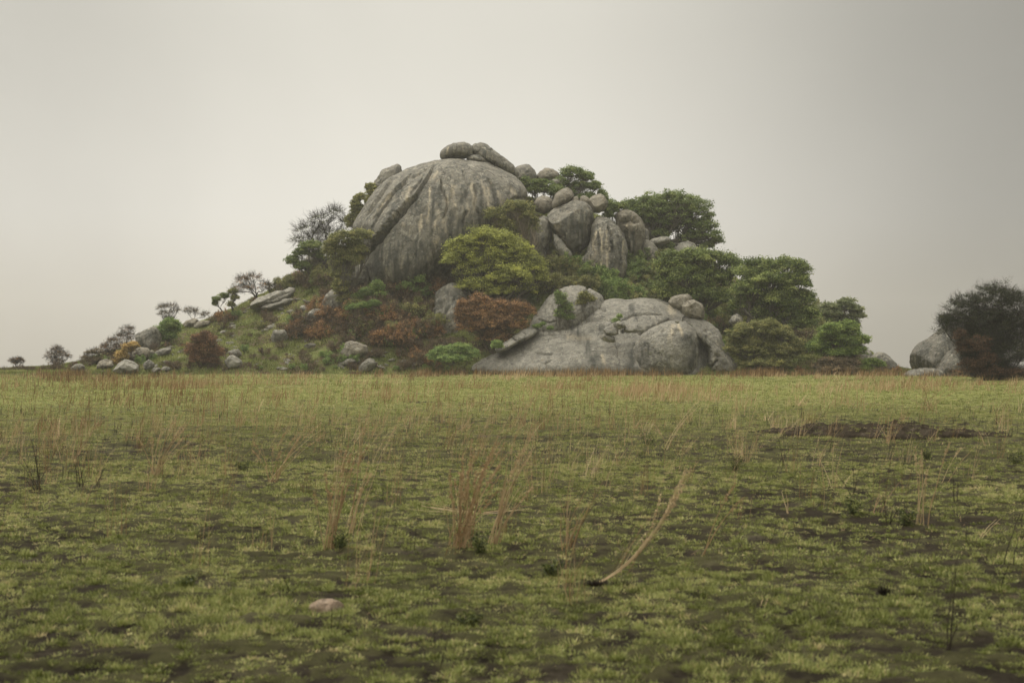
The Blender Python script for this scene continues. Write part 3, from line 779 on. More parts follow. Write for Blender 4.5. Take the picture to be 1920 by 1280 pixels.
rock('dark grey rounded rock half hidden behind the rust shrub', [(804, 640), (806, 600), (815, 570), (824, 545), (838, 533), (856, 531), (870, 540), (872, 570), (860, 610), (850, 645), (820, 655)], Y=166, D=3.2, lean=.2, cat='rock',
     darks=[([(850, 540), (840, 620)], 16)])
rock('pale leaning rock edge at the left of the big rust shrub', [(806, 640), (816, 622), (830, 603), (838, 582), (850, 563), (862, 558), (868, 572), (862, 620), (845, 650), (815, 650)], Y=163, D=1.6, lean=.2, mat=M_ROCK, cat='rock')

# left slope boulders (contact found on the hill)
L1 = [
 ('rounded block leaning against the lower left foot of the dome', [(645, 526), (650, 511), (662, 501), (680, 493), (689, 494), (693, 508), (693, 528), (686, 542), (670, 550), (654, 542)], M_ROCK, 1),
 ('narrow upright boulder with a dark side below the hanging green tree', [(604, 566), (612, 550), (622, 541), (632, 545), (640, 560), (641, 582), (620, 590), (606, 580)], M_PALE, 2),
 ('pale whaleback boulder in the burnt shrubs below the upright boulder', [(568, 596), (582, 582), (597, 576), (608, 580), (612, 588), (605, 602), (592, 610), (578, 604)], M_PALE, 0),
 ('small pale boulder just up the slope from the whaleback', [(556, 580), (565, 573), (574, 572), (581, 579), (576, 586), (562, 587)], M_PALE, 1),
 ('pale boulder under the twiggy trees on the left skyline', [(562, 494), (576, 481), (596, 472), (607, 473), (606, 486), (590, 497), (572, 503)], M_PALE, 0),
 ('round boulder with a cracked cap on the grassy slope', [(507, 630), (512, 619), (523, 615), (536, 619), (541, 632), (532, 643), (512, 643)], M_SMALL, 2),
 ('large creased boulder at the foot of the slope below the burnt shrubs', [(633, 662), (642, 646), (658, 638), (676, 638), (688, 646), (690, 660), (680, 670), (655, 676), (636, 674)], M_BROWN, 3),
 ('flat stone in front of the large creased boulder', [(630, 686), (645, 676), (664, 670), (677, 672), (672, 680), (652, 688), (636, 690)], M_SMALL, 2),
 ('wedge shaped boulder at the meadow edge right of the creased one', [(670, 692), (678, 680), (692, 671), (702, 674), (704, 687), (690, 698), (674, 698)], M_SMALL, 3),
 ('angular boulder right beside the round red shrub', [(418, 686), (424, 668), (433, 664), (453, 675), (457, 683), (442, 691), (424, 692)], M_PALE, 4),
 ('boulder behind the angular one beside the round red shrub', [(429, 664), (437, 654), (447, 654), (454, 664), (446, 672), (434, 670)], M_SMALL, 2),
 ('oval speckled boulder balanced on the pale block at left', [(235, 669), (244, 658), (260, 652), (275, 651), (284, 657), (282, 668), (268, 677), (252, 680), (240, 676)], M_BROWN, 0),
 ('small boulder butting the right end of the balanced oval boulder', [(278, 660), (283, 654), (290, 659), (291, 669), (281, 675)], M_BROWN, 1),
 ('pale broad block under the balanced oval boulder', [(207, 698), (219, 684), (234, 673), (250, 677), (267, 686), (264, 699), (236, 702)], M_PALE, 3),
 ('stone at the right foot of the balanced oval boulder', [(266, 684), (279, 673), (290, 682), (286, 694), (270, 694)], M_SMALL, 2),
 ('big smooth half dome beside the bright bush on the left slope', [(250, 642), (258, 624), (273, 616), (290, 612), (300, 622), (302, 648), (288, 662), (262, 660)], M_ROCK, 0),
 ('flat bluish slab in the grass right of the half dome', [(286, 664), (300, 655), (320, 651), (322, 658), (308, 667), (292, 670)], M_SMALL, 1),
 ('flat topped rock on the left skyline under the small bare bushes', [(342, 608), (352, 599), (364, 596), (374, 600), (371, 612), (352, 616)], M_BROWN, 2),
 ('long low rock on the left skyline right of the flat topped one', [(360, 612), (372, 602), (388, 599), (396, 603), (386, 612), (370, 617)], M_BROWN, 4),
 ('boulder in the grass left of the pale block', [(180, 690), (187, 678), (198, 673), (211, 677), (215, 688), (200, 694)], M_BROWN, 2),
 ('low boulder farthest left along the meadow edge', [(130, 692), (141, 683), (152, 682), (161, 690), (158, 697), (138, 698)], M_SMALL, 1),
 ('left one of two stones in the grass before the oval boulder', [(283, 696), (288, 690), (298, 689), (302, 694), (294, 700)], M_SMALL, 1),
 ('right one of two stones in the grass before the oval boulder', [(300, 694), (306, 687), (316, 687), (321, 692), (312, 698)], M_SMALL, 2),
 ('small boulder beneath the flat topped tree on the left skyline', [(398, 594), (403, 585), (410, 585), (414, 593), (406, 598)], M_BROWN, 1)]
for lab, ol, mt, fc in L1:
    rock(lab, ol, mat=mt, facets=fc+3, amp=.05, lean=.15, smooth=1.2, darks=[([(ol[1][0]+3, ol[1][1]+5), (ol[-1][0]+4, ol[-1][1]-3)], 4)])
rock('long pale flat slab slanting along the upper left slope', [(450, 582), (470, 568), (500, 556), (529, 544), (551, 537), (558, 543), (548, 554), (534, 563), (512, 573), (490, 574), (470, 582)], mat=M_PALE, facets=2, lean=1.0, D=2.0, center=(510, 560),
     cat='rock slab', name='rock_slab', cracks=[([(495, 566), (520, 556), (545, 546)], 1.5, .5)])
rock('grey slab under the upper end of the long pale slab', [(488, 578), (512, 566), (540, 560), (552, 556), (550, 564), (530, 574), (500, 584)], mat=M_SMALL, facets=2, lean=.8, D=1.4, cat='rock slab', name='rock_slab')
# right hand group
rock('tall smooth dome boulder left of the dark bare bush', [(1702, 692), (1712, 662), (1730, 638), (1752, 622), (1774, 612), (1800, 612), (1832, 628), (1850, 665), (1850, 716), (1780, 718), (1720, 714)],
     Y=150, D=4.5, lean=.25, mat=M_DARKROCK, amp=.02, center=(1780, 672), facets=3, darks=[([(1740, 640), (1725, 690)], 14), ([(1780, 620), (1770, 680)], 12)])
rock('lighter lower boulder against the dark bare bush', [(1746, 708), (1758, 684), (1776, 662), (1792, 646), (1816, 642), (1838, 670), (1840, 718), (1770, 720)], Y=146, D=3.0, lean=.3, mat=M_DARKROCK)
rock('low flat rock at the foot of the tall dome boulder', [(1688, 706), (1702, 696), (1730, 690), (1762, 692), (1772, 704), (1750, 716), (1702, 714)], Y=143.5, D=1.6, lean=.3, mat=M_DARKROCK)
rock('low rounded boulder at the right end of the outcrop', [(1632, 672), (1640, 661), (1652, 659), (1666, 667), (1680, 682), (1686, 702), (1656, 706), (1634, 700)], Y=158, D=2.2, lean=.2)
rock('small grey boulder behind the green shrub at the right end', [(1612, 662), (1620, 655), (1630, 656), (1638, 668), (1636, 690), (1614, 690)], Y=162, D=1.6)
rock('dark rock in the shade under the biggest fig tree', [(1366, 604), (1372, 592), (1382, 587), (1392, 594), (1394, 608), (1378, 614)], Y=160, D=1.2)
rock('pale bare ground rock behind the trunk of the biggest fig tree', [(1392, 604), (1398, 594), (1408, 590), (1420, 594), (1428, 602), (1420, 612), (1400, 612)], Y=168, D=2.0, mat=M_PALE)
0 and rock('grey rock among the shrubs beneath the far right fig tree', [(1490, 620), (1500, 600), (1514, 590), (1530, 600), (1540, 622), (1530, 650), (1500, 650)], Y=166, D=2)
# small loose stones on the slope
rg = np.random.RandomState(5)
protos = []
for k in range(7):
    a = np.sort(rg.uniform(0, 2*math.pi, 9)); rad = rg.uniform(.7, 1.15, 9)
    ol = [(960+math.cos(q)*9*r_*1.3, 660+math.sin(q)*9*r_*.75) for q, r_ in zip(a, rad)]
    protos.append(rock('x', ol, Y=100, D=.36, facets=14, mat=M_SMALL, amp=.07, seed=100+k, nu=40, nv=24, name='stone', mid=2, smooth=.5))
for o in protos:
    me = o.data; co_ = np.empty(len(me.vertices)*3, np.float32); me.vertices.foreach_get('co', co_)
    co_ = co_.reshape(-1, 3); co_ -= (co_.max(0)+co_.min(0))/2; me.vertices.foreach_set('co', co_.ravel()); me.update()
STONE_TXT = 'small grey stone scattered with many others over the grassy left slope'
k = 0; first = set(); tries = 0
while k < 170 and tries < 3000:
    tries += 1
    x, y = rg.uniform(170, 800), rg.uniform(560, 692)
    top = np.interp(x, RIDGE[:, 0], RIDGE[:, 1])
    if y < top+6 or (x > 590 and y < 655): continue
    if vnoise(x*.03, y*.05, 2, 9) < rg.uniform(-.5, .5): continue
    X0, Y0, Z0 = cast(x, y)
    p = protos[k % 7]
    o = p if (k % 7) not in first else p.copy()
    if (k % 7) in first: COL.objects.link(o)
    first.add(k % 7)
    s = rg.uniform(.35, 1.0)**1.7*1.9
    o.location = (X0, Y0, Z0-.06*s); o.scale = (s*rg.uniform(.7, 1.3), s, s*rg.uniform(.45, .85)); o.rotation_euler = (rg.uniform(-.3, .3), rg.uniform(-.3, .3), rg.uniform(0, 6.28))
    tag(o, STONE_TXT, 'stone', 'loose stones on the left slope')
    k += 1
print('rocks done')
B_CHAR = bark_mat('charred_bark', (.010, .008, .005), (.028, .023, .014))
# ------------------------------------------------------------------ trees
tree('broad fig tree with visible limbs on the skyline right of the rocks', (1222, 452),
     [(1215, 394, 48, 32), (1262, 384, 56, 30), (1302, 404, 42, 36), (1250, 412, 62, 34), (1322, 436, 36, 26), (1190, 405, 30, 20), (1180, 385, 22, 12), (1300, 445, 30, 16), (1345, 452, 17, 11), (1240, 440, 22, 12), (1325, 462, 22, 10)],
     L_FIG, B_GREY, Y=184, per=90, ls=.21, cl_r=.62, dens=.8, trunk=.42, seed=3, fork=.3, stems=2)
tree('airy tree at the highest point right of the summit boulders', (1072, 378),
     [(1072, 325, 28, 15), (1100, 333, 22, 14), (1088, 350, 34, 12), (1117, 350, 14, 14), (1128, 368, 15, 14), (1048, 345, 20, 14), (1135, 378, 10, 9), (1060, 366, 26, 14), (1100, 372, 24, 12)],
     L_FIG, B_GREY, Y=185, per=55, ls=.22, cl_r=.52, trunk=.22, seed=4, fork=.5)
tree('rounded bush between the summit slab and the skyline boulders', (1010, 385), [(1000, 355, 20, 20), (1022, 352, 20, 18), (1040, 362, 18, 16), (985, 345, 10, 14)], L_FIG, B_GREY, Y=183, per=70, cl_r=.5, trunk=.15, seed=5, cat='bush', name='bush')
tree('small bush in the cleft right of the tilted blocky boulder', (1148, 412), [(1150, 392, 16, 16), (1165, 388, 14, 10), (1140, 402, 12, 14)], L_FIG, B_GREY, Y=177.5, per=70, cl_r=.42, trunk=.12, seed=6, cat='bush', name='bush')
tree('leggy olive green tree before the right foot of the dome', (972, 455), [(925, 405, 26, 18), (965, 392, 28, 18), (990, 402, 22, 24), (945, 425, 28, 18), (1000, 425, 16, 22), (975, 385, 18, 10)],
     L_OLV, B_PALE, Y=170.5, per=45, ls=.19, cl_r=.5, trunk=.2, seed=7, fork=.25, stems=3, dens=.9)
tree('large round yellow green tree in the middle of the outcrop', (930, 556),
     [(870, 470, 42, 32), (905, 450, 36, 26), (940, 455, 38, 26), (975, 480, 36, 28), (930, 490, 52, 34), (1003, 500, 24, 22), (885, 505, 44, 26), (960, 520, 46, 26), (848, 490, 24, 20), (900, 535, 34, 18), (1010, 520, 18, 16), (880, 540, 36, 16), (940, 548, 46, 15), (988, 544, 24, 14)],
     L_YEL, B_GREY, Y=166, per=130, ls=.19, cl_r=.7, trunk=.3, seed=8, fork=.3, stems=3, dens=1.15)
tree('dark leafy fig tree, the left one of the big pair', (1300, 610),
     [(1262, 490, 30, 20), (1300, 484, 38, 22), (1345, 490, 36, 22), (1280, 520, 46, 28), (1330, 525, 46, 30), (1375, 505, 26, 26), (1250, 515, 20, 22), (1310, 555, 44, 24), (1268, 552, 28, 20), (1350, 560, 30, 22), (1240, 495, 14, 12), (1300, 582, 48, 18), (1245, 545, 22, 20)],
     L_FIG2, B_GREY, Y=166, per=170, ls=.24, cl_r=.85, trunk=.35, seed=9, fork=.35)
tree('dark leafy fig tree with a bare forked trunk, the right one of the big pair', (1366, 606),
     [(1420, 502, 34, 20), (1462, 500, 34, 18), (1500, 504, 24, 18), (1435, 525, 44, 24), (1485, 535, 42, 28), (1405, 545, 38, 28), (1455, 565, 48, 30), (1505, 565, 30, 26), (1395, 570, 30, 20), (1425, 588, 34, 16), (1520, 588, 20, 16), (1398, 515, 20, 18), (1480, 590, 36, 18), (1500, 608, 30, 14), (1440, 604, 34, 12)],
     L_FIG2, B_GREY, Y=161, per=170, ls=.24, cl_r=.85, trunk=.40, seed=10, fork=.42)
tree('smaller fig tree on the right shoulder against the sky', (1560, 640),
     [(1555, 585, 26, 20), (1585, 575, 24, 18), (1606, 590, 18, 20), (1575, 605, 30, 18), (1545, 605, 26, 20), (1600, 612, 16, 16), (1535, 590, 14, 14), (1540, 628, 22, 16)],
     L_GREY, B_GREY, Y=172, per=85, ls=.23, cl_r=.52, trunk=.22, seed=11, fork=.4)
tree('green tree hanging down the slope left of the dome', (640, 560),
     [(650, 450, 34, 18), (676, 440, 22, 12), (635, 475, 28, 20), (655, 485, 30, 20), (640, 510, 26, 22), (620, 465, 18, 20), (668, 468, 22, 16), (640, 540, 18, 22), (645, 562, 14, 14), (690, 446, 10, 7)],
     L_OLV, B_GREY, Y=167, per=85, ls=.20, cl_r=.5, trunk=.18, seed=12, fork=.4, stems=2)
tree('slim dark tree against the skyline between pointed boulder and dome', (708, 412), [(703, 362, 18, 20), (722, 368, 18, 17), (696, 388, 19, 22), (734, 352, 14, 12), (715, 394, 20, 20), (693, 354, 10, 12)], L_OLV, B_GREY, Y=181.5, per=75, ls=.2, cl_r=.42, trunk=.14, seed=13)
tree('small conical tree at the far left edge of the dome', (670, 432), [(668, 384, 13, 18), (676, 372, 10, 11), (671, 402, 18, 20), (662, 418, 16, 18), (682, 398, 12, 14)], L_OLV, B_GREY, Y=180, per=75, ls=.2, cl_r=.40, trunk=.14, seed=14)
tree('twiggy half bare acacia leaning out on the left skyline', (610, 478),
     [(575, 432, 32, 14), (600, 415, 30, 16), (630, 402, 24, 13), (565, 450, 22, 10), (615, 440, 34, 16), (645, 425, 16, 22), (590, 455, 26, 12)],
     L_GREY, B_DARK, Y=184, per=7, ls=.13, cl_r=.7, twigs=5, twl=1.2, twr=.017, trunk=.17, seed=15, fork=.25, stems=4, dens=.9)
tree('leafy tree spilling over the left skyline below the twiggy acacia', (590, 505), [(565, 475, 20, 12), (585, 463, 26, 12), (550, 492, 16, 14), (600, 480, 20, 14), (570, 500, 20, 12)], L_FIG, B_GREY, Y=180, per=60, ls=.2, cl_r=.45, trunk=.14, seed=16)
tree('spreading bare branched tree on the left slope skyline', (486, 566), [(455, 528, 20, 12), (475, 522, 20, 10), (445, 543, 14, 10), (498, 535, 14, 10), (470, 540, 22, 8)],
     L_RUST, B_DARK, per=7, ls=.15, cl_r=.55, twigs=4, twl=.8, twr=.015, trunk=.13, seed=17, fork=.3, stems=3, dens=.85)
tree('twiggy shrub with few leaves beside the spreading bare tree', (512, 562), [(505, 540, 12, 12), (520, 545, 14, 12)], L_BRN, B_DARK, per=9, ls=.15, cl_r=.45, twigs=4, twl=.6, twr=.014, trunk=.08, seed=18, cat='shrub', name='shrub', fork=.2, stems=3)
tree('small dark flat topped tree, two crowned, on the left skyline', (421, 588), [(406, 562, 9, 6), (403, 570, 6, 8), (420, 556, 11, 7)], L_FIG2, B_DARK, per=75, ls=.17, cl_r=.32, trunk=.09, seed=19, fork=.5)
tree('small open crowned tree just right of the dark flat topped tree', (438, 596), [(436, 548, 10, 9), (440, 560, 9, 10), (434, 572, 9, 8)], L_OLV, B_DARK, per=40, ls=.17, cl_r=.38, twigs=2, twl=.5, twr=.02, trunk=.09, seed=20)
tree('bare flat topped thorn tree above the bright bush at left', (318, 615), [(303, 577, 12, 7), (322, 574, 16, 6), (312, 588, 18, 8), (334, 582, 8, 6), (318, 597, 14, 6)],
     L_BRN, B_DARK, per=2, ls=.12, cl_r=.5, twigs=4, twl=.6, twr=.013, trunk=.08, seed=21, fork=.35, stems=3)
tree('bright green bush under the bare flat topped thorn tree', (316, 645), [(318, 608, 20, 12), (308, 622, 20, 14), (328, 616, 14, 14), (300, 634, 16, 10), (318, 632, 16, 10)], L_GRN, B_GREY, per=95, ls=.17, cl_r=.4, trunk=.1, seed=22, cat='bush', name='bush')
tree('sparse twiggy bush right of the flat topped thorn tree', (362, 602), [(352, 583, 10, 10), (366, 586, 14, 10), (384, 590, 12, 8)], L_BRN, B_DARK, per=8, ls=.14, cl_r=.5, twigs=3, twl=.6, twr=.013, trunk=.06, seed=23, cat='bush', name='bush', stems=4, fork=.2)
tree('tall dark twiggy shrub on the lower left skyline', (236, 660), [(238, 620, 16, 12), (228, 635, 16, 12), (246, 632, 12, 12), (232, 648, 18, 10)], L_DRUST, B_DARK, per=12, ls=.13, cl_r=.48, twigs=3, twl=.65, twr=.015, trunk=.07, seed=24, cat='shrub', name='shrub', stems=4, fork=.2)
tree('dark brown leafy shrub left of the tall twiggy one', (205, 676), [(208, 640, 12, 9), (198, 652, 14, 10), (215, 655, 14, 14), (203, 665, 16, 10)], L_DRUST, B_DARK, per=16, ls=.14, cl_r=.45, twigs=3, twl=.5, twr=.015, trunk=.07, seed=25, cat='shrub', name='shrub', stems=4, fork=.2)
tree('low brown shrub at the left end of the skyline thicket', (172, 686), [(172, 662, 14, 8), (184, 660, 12, 10), (160, 672, 12, 8), (178, 674, 18, 9)], L_BRN, B_DARK, per=26, ls=.13, cl_r=.45, twigs=3, twl=.5, twr=.014, trunk=.06, seed=26, cat='shrub', name='shrub', stems=4, fork=.2)
tree('ochre shrub right behind the balanced oval boulder', (240, 684), [(240, 655, 14, 12), (228, 668, 16, 12), (252, 648, 12, 8), (218, 680, 12, 8)], leaf_mat('ochre_leaves', (.06, .04, .012), (.17, .12, .04), (.28, .2, .08)), B_RED, per=50, ls=.14, cl_r=.36, twigs=1, twl=.4, trunk=.05, seed=27, cat='shrub', name='shrub', stems=4, fork=.2)
tree('isolated dark bush near the left end of the skyline', (107, 694), [(104, 655, 13, 9), (95, 668, 16, 11), (115, 664, 15, 10), (106, 678, 18, 10), (128, 668, 6, 5)], L_DRUST, B_DARK, Y=166, per=12, ls=.13, cl_r=.45, twigs=3, twl=.55, twr=.015, trunk=.07, seed=28, cat='bush', name='bush', stems=4, fork=.2)
tree('little flat topped thorn bush farthest left on the horizon', (30, 692), [(22, 676, 9, 4), (34, 674, 11, 4), (28, 681, 8, 4), (40, 678, 7, 3)], L_DRUST, B_DARK, Y=172, per=9, ls=.13, cl_r=.38, twigs=3, twl=.42, twr=.015, trunk=.07, seed=29, cat='bush', name='bush', stems=2, fork=.55)
tree('round rust red shrub standing alone at the foot of the left slope', (380, 690), [(374, 636, 18, 14), (394, 640, 17, 15), (358, 658, 18, 17), (380, 660, 30, 26), (406, 662, 15, 17), (372, 674, 24, 14), (396, 678, 20, 10), (385, 628, 10, 8)],
     leaf_mat('red_shrub_leaves', (.022, .013, .008), (.085, .045, .024), (.18, .10, .05)), B_RED, per=60, ls=.13, cl_r=.42, twigs=4, twl=.6, twr=.013, trunk=.06, seed=30, cat='shrub', name='shrub', stems=5, fork=.15)
tree('wide rust orange shrub behind the left end of the long slab', (925, 650), [(875, 580, 26, 22), (900, 572, 28, 22), (935, 578, 30, 20), (970, 582, 28, 20), (915, 605, 46, 30), (960, 605, 36, 24), (880, 610, 30, 28), (930, 632, 40, 18), (992, 585, 16, 14), (865, 595, 16, 20)],
     L_RUST, B_RED, Y=158.6, per=62, ls=.13, cl_r=.50, twigs=4, twl=.62, twr=.013, trunk=.08, seed=31, cat='shrub', name='shrub', stems=6, fork=.15, shell=.6)
tree('low bright green bush at the meadow edge left of the long slab', (850, 692), [(835, 660, 26, 14), (862, 656, 26, 14), (885, 666, 20, 12), (850, 674, 38, 12), (815, 668, 16, 14), (932, 648, 12, 12)], L_GRN, B_GREY, Y=154, per=85, ls=.15, cl_r=.36, trunk=.05, seed=32, cat='bush', name='bush', stems=5, fork=.15)
tree('wispy green bush growing out of the rock behind the long slab', (1056, 608), [(1052, 565, 14, 16), (1062, 580, 16, 16), (1050, 590, 12, 12), (1068, 596, 12, 10), (1046, 552, 7, 8)], L_GRN, B_GREY, Y=157.6, per=38, ls=.15, cl_r=.34, twigs=3, twl=.5, twr=.014, trunk=.05, seed=33, cat='bush', name='bush', stems=4, fork=.2)
tree('second green bush on the rock, in the cleft to the right of the wispy one', (1098, 580), [(1095, 556, 14, 10), (1106, 562, 14, 10), (1090, 568, 12, 9)], L_OLV, B_GREY, Y=158.6, per=50, ls=.14, cl_r=.34, twigs=2, twl=.4, twr=.014, trunk=.05, seed=34, cat='bush', name='bush', stems=3, fork=.2)
tree('tuft of green leaves sprouting from the gash in the long slab', (1158, 606), [(1155, 602, 9, 6), (1162, 594, 6, 6)], L_GRN, B_GREY, Y=152.6, per=30, ls=.11, cl_r=.26, trunk=.03, seed=35, cat='bush', name='bush')
tree('tiny bush in the crack left of the wispy green bush', (1010, 622), [(1008, 612, 10, 6), (1018, 608, 6, 4), (1032, 616, 8, 5)], L_GRN, B_GREY, Y=157.8, per=40, ls=.12, cl_r=.26, trunk=.03, seed=36, cat='bush', name='bush')
tree('green sapling before the dark foot of the dome', (765, 560), [(775, 505, 10, 10), (770, 520, 16, 12), (785, 525, 12, 14), (760, 538, 18, 12), (775, 545, 20, 10)], L_GRN, B_GREY, Y=168.6, per=60, ls=.17, cl_r=.42, trunk=.08, seed=37)
tree('green bush below the dome beside the creamy stain', (700, 570), [(690, 550, 20, 14), (708, 538, 16, 14), (672, 560, 16, 12), (715, 556, 18, 12), (655, 572, 12, 10)], L_GRN, B_GREY, Y=167.6, per=65, ls=.17, cl_r=.42, trunk=.07, seed=38, cat='bush', name='bush', stems=3)
tree('light green bush among the burnt shrubs on the left', (670, 590), [(660, 578, 14, 9), (680, 574, 16, 9), (700, 570, 14, 8)], L_GRN, B_GREY, Y=163, per=65, ls=.15, cl_r=.36, trunk=.05, seed=39, cat='bush', name='bush', stems=3)
tree('broad olive bush at the meadow edge right of the long slab', (1425, 694), [(1390, 625, 30, 20), (1430, 618, 36, 22), (1465, 632, 30, 24), (1410, 655, 44, 28), (1455, 662, 38, 26), (1380, 650, 24, 26), (1495, 655, 18, 24), (1430, 682, 50, 14)],
     L_OLV, B_GREY, Y=154, per=100, ls=.15, cl_r=.46, twigs=1, twl=.5, twr=.015, trunk=.08, seed=40, cat='bush', name='bush', stems=6, fork=.15)
tree('vivid green bush with a brown underside at the right end', (1575, 697), [(1558, 622, 30, 18), (1592, 618, 28, 18), (1575, 640, 50, 24), (1612, 642, 20, 18), (1540, 652, 26, 16), (1600, 660, 30, 14), (1565, 664, 34, 12)],
     L_BRI, B_RED, Y=153, per=110, ls=.17, cl_r=.44, trunk=.08, seed=41, cat='bush', name='bush', stems=6, fork=.3)
tree('brown dry shrub under the vivid green bush', (1575, 700), [(1552, 680, 22, 12), (1580, 682, 24, 12), (1602, 682, 18, 10), (1565, 692, 40, 9), (1535, 688, 14, 8)], L_BRN, B_RED, Y=151.5, per=60, ls=.14, cl_r=.4, twigs=2, twl=.5, twr=.015, trunk=.06, seed=42, cat='shrub', name='shrub', stems=6, fork=.15)
tree('low bright bush at the right hand end of the thicket', (1635, 698), [(1632, 680, 16, 10), (1650, 684, 12, 8), (1622, 690, 14, 8)], L_BRI, B_GREY, Y=152, per=75, ls=.14, cl_r=.36, trunk=.05, seed=43, cat='bush', name='bush', stems=4)
# the dark bare bush at the right edge
tree('big dark leafless bush at the right edge of the meadow', (1862, 714),
     [(1815, 585, 48, 34), (1865, 560, 50, 32), (1910, 575, 50, 36), (1850, 610, 70, 40), (1905, 625, 60, 45), (1795, 615, 38, 26), (1840, 650, 50, 36), (1890, 665, 60, 36), (1870, 630, 60, 50), (1850, 680, 50, 34), (1890, 700, 60, 16), (1830, 640, 40, 40), (1950, 610, 45, 60), (1775, 602, 24, 16)],
     L_TWIG, B_CHAR, Y=118, per=56, ls=.085, cl_r=.42, twigs=5, twl=.70, twr=.0085, trunk=.10, seed=44, cat='bush', name='bush', stems=9, fork=.18, shell=.35, dens=.95)
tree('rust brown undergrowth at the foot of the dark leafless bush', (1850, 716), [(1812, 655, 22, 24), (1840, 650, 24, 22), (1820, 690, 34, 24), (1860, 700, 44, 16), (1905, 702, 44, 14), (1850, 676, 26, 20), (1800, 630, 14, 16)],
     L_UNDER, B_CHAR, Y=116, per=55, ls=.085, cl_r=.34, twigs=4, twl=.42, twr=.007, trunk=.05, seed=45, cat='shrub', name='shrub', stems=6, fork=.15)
print('trees done')

# ------------------------------------------------------------------ thicket shrubs (copies of a few kinds)
KIND = {}
def proto_set(key, leaf, bark, W, H, n=2, **kw):
    KIND[key] = [(shrub_proto('bush' if key in ('green', 'olive', 'fig') else 'shrub', leaf, bark, W, H, 200+len(KIND)*10+k, **kw), W, H) for k in range(n)]
proto_set('rust', L_RUST, B_RED, 3.2, 2.5, per=30)
proto_set('drust', L_DRUST, B_DARK, 3.2, 2.4, per=22, twigs=3)
proto_set('brown', L_BRN, B_RED, 3.2, 2.4, per=22, twigs=3)
proto_set('green', L_GRN, B_GREY, 3.4, 2.4, per=48, twigs=0, ls=.19)
proto_set('olive', L_OLV, B_GREY, 3.4, 2.6, per=46, twigs=1, ls=.18)
proto_set('fig', L_FIG, B_GREY, 3.6, 2.8, per=52, twigs=0, ls=.22)
proto_set('bare', L_BRN, B_RED, 2.4, 2.0, per=2, twigs=4)
WORDS = dict(rust='rust orange burnt', drust='dark reddish brown', brown='dull brown dry', green='fresh green', olive='olive green', fig='dark green leafy', bare='bare twiggy')
rg = np.random.RandomState(77)
REG = [ ((-15, 150, 692, 694), 18, dict(bare=4, brown=3, drust=2), (9, 22), 'along the far left horizon'),
 ((330, 860, 690, 697), 24, dict(green=3, bare=3, brown=2), (8, 20), 'at the very foot of the left slope'),
 # polygon box (x0, x1, y0, y1), count, kinds with weights, size range in photo px, where
 ((640, 830, 592, 650), 40, dict(rust=4, drust=2, brown=4, olive=4, green=2), (26, 60), 'in the burnt thicket below the dome'),
 ((545, 640, 600, 640), 12, dict(rust=2, drust=4, brown=2), (30, 48), 'in the burnt thicket below the whaleback boulder'),
 ((590, 830, 555, 592), 18, dict(rust=3, drust=2, brown=3, green=1), (32, 56), 'just under the dark foot of the dome'),
 ((530, 615, 500, 556), 14, dict(rust=3, brown=3, olive=4, green=2), (24, 44), 'high on the left slope under the twiggy acacia'),
 ((770, 850, 500, 590), 10, dict(rust=4, brown=3), (34, 56), 'left below the yellow green tree'),
 ((985, 1110, 500, 565), 14, dict(olive=5, green=2), (40, 62), 'between the yellow green tree and the ribbed drum'),
 ((1100, 1260, 520, 585), 24, dict(olive=4, green=4, fig=2), (36, 60), 'below the ribbed drum and above the long slab'),
 ((1165, 1260, 490, 530), 12, dict(fig=4, olive=3), (34, 56), 'in the hollow below the arched rock'),
 ((1205, 1300, 450, 490), 9, dict(fig=4, olive=2), (26, 44), 'beneath the skyline fig tree'),
 ((1310, 1385, 575, 625), 9, dict(brown=3, olive=3, green=2), (30, 48), 'behind the perched split boulder'),
 ((1340, 1520, 610, 665), 16, dict(olive=5, green=3), (34, 56), 'under the big pair of fig trees'),
 ((1395, 1540, 588, 640), 18, dict(fig=5, olive=4), (34, 54), 'around the trunk of the biggest fig tree'),
 ((1500, 1590, 596, 645), 12, dict(fig=5, olive=4), (30, 48), 'between the fig trees on the right shoulder'),
 ((1490, 1600, 610, 670), 8, dict(brown=3, olive=3), (30, 52), 'under the smaller fig tree on the right'),
 ((1040, 1150, 470, 520), 6, dict(fig=3, olive=2), (28, 44), 'at the foot of the big face block'),
 ((870, 1000, 545, 585), 8, dict(fig=2, drust=2), (30, 48), 'in the shade under the yellow green tree'),
 ((610, 790, 645, 690), 26, dict(brown=3, drust=2, green=3, bare=2), (12, 32), 'along the meadow edge right of the creased boulder'),
 ((760, 850, 640, 690), 8, dict(rust=3, drust=2, brown=2), (24, 42), 'left of the low bright green bush'),
 ((400, 640, 585, 688), 50, dict(drust=3, bare=4, brown=3, green=4, olive=3), (8, 24), 'dotted over the grassy left slope'),
 ((400, 440, 585, 610), 3, dict(rust=2, drust=1), (24, 34), 'under the small trees on the left skyline'),
 ((478, 500, 560, 592), 2, dict(drust=2), (24, 30), 'beside the long pale slab'),
 ((140, 345, 650, 692), 24, dict(brown=3, drust=2, bare=2, green=1), (14, 26), 'among the boulders on the far left'),
 ((1385, 1700, 690, 700), 9, dict(brown=3, olive=2, rust=1), (16, 28), 'along the meadow edge at the right'),
]
kcount = {}
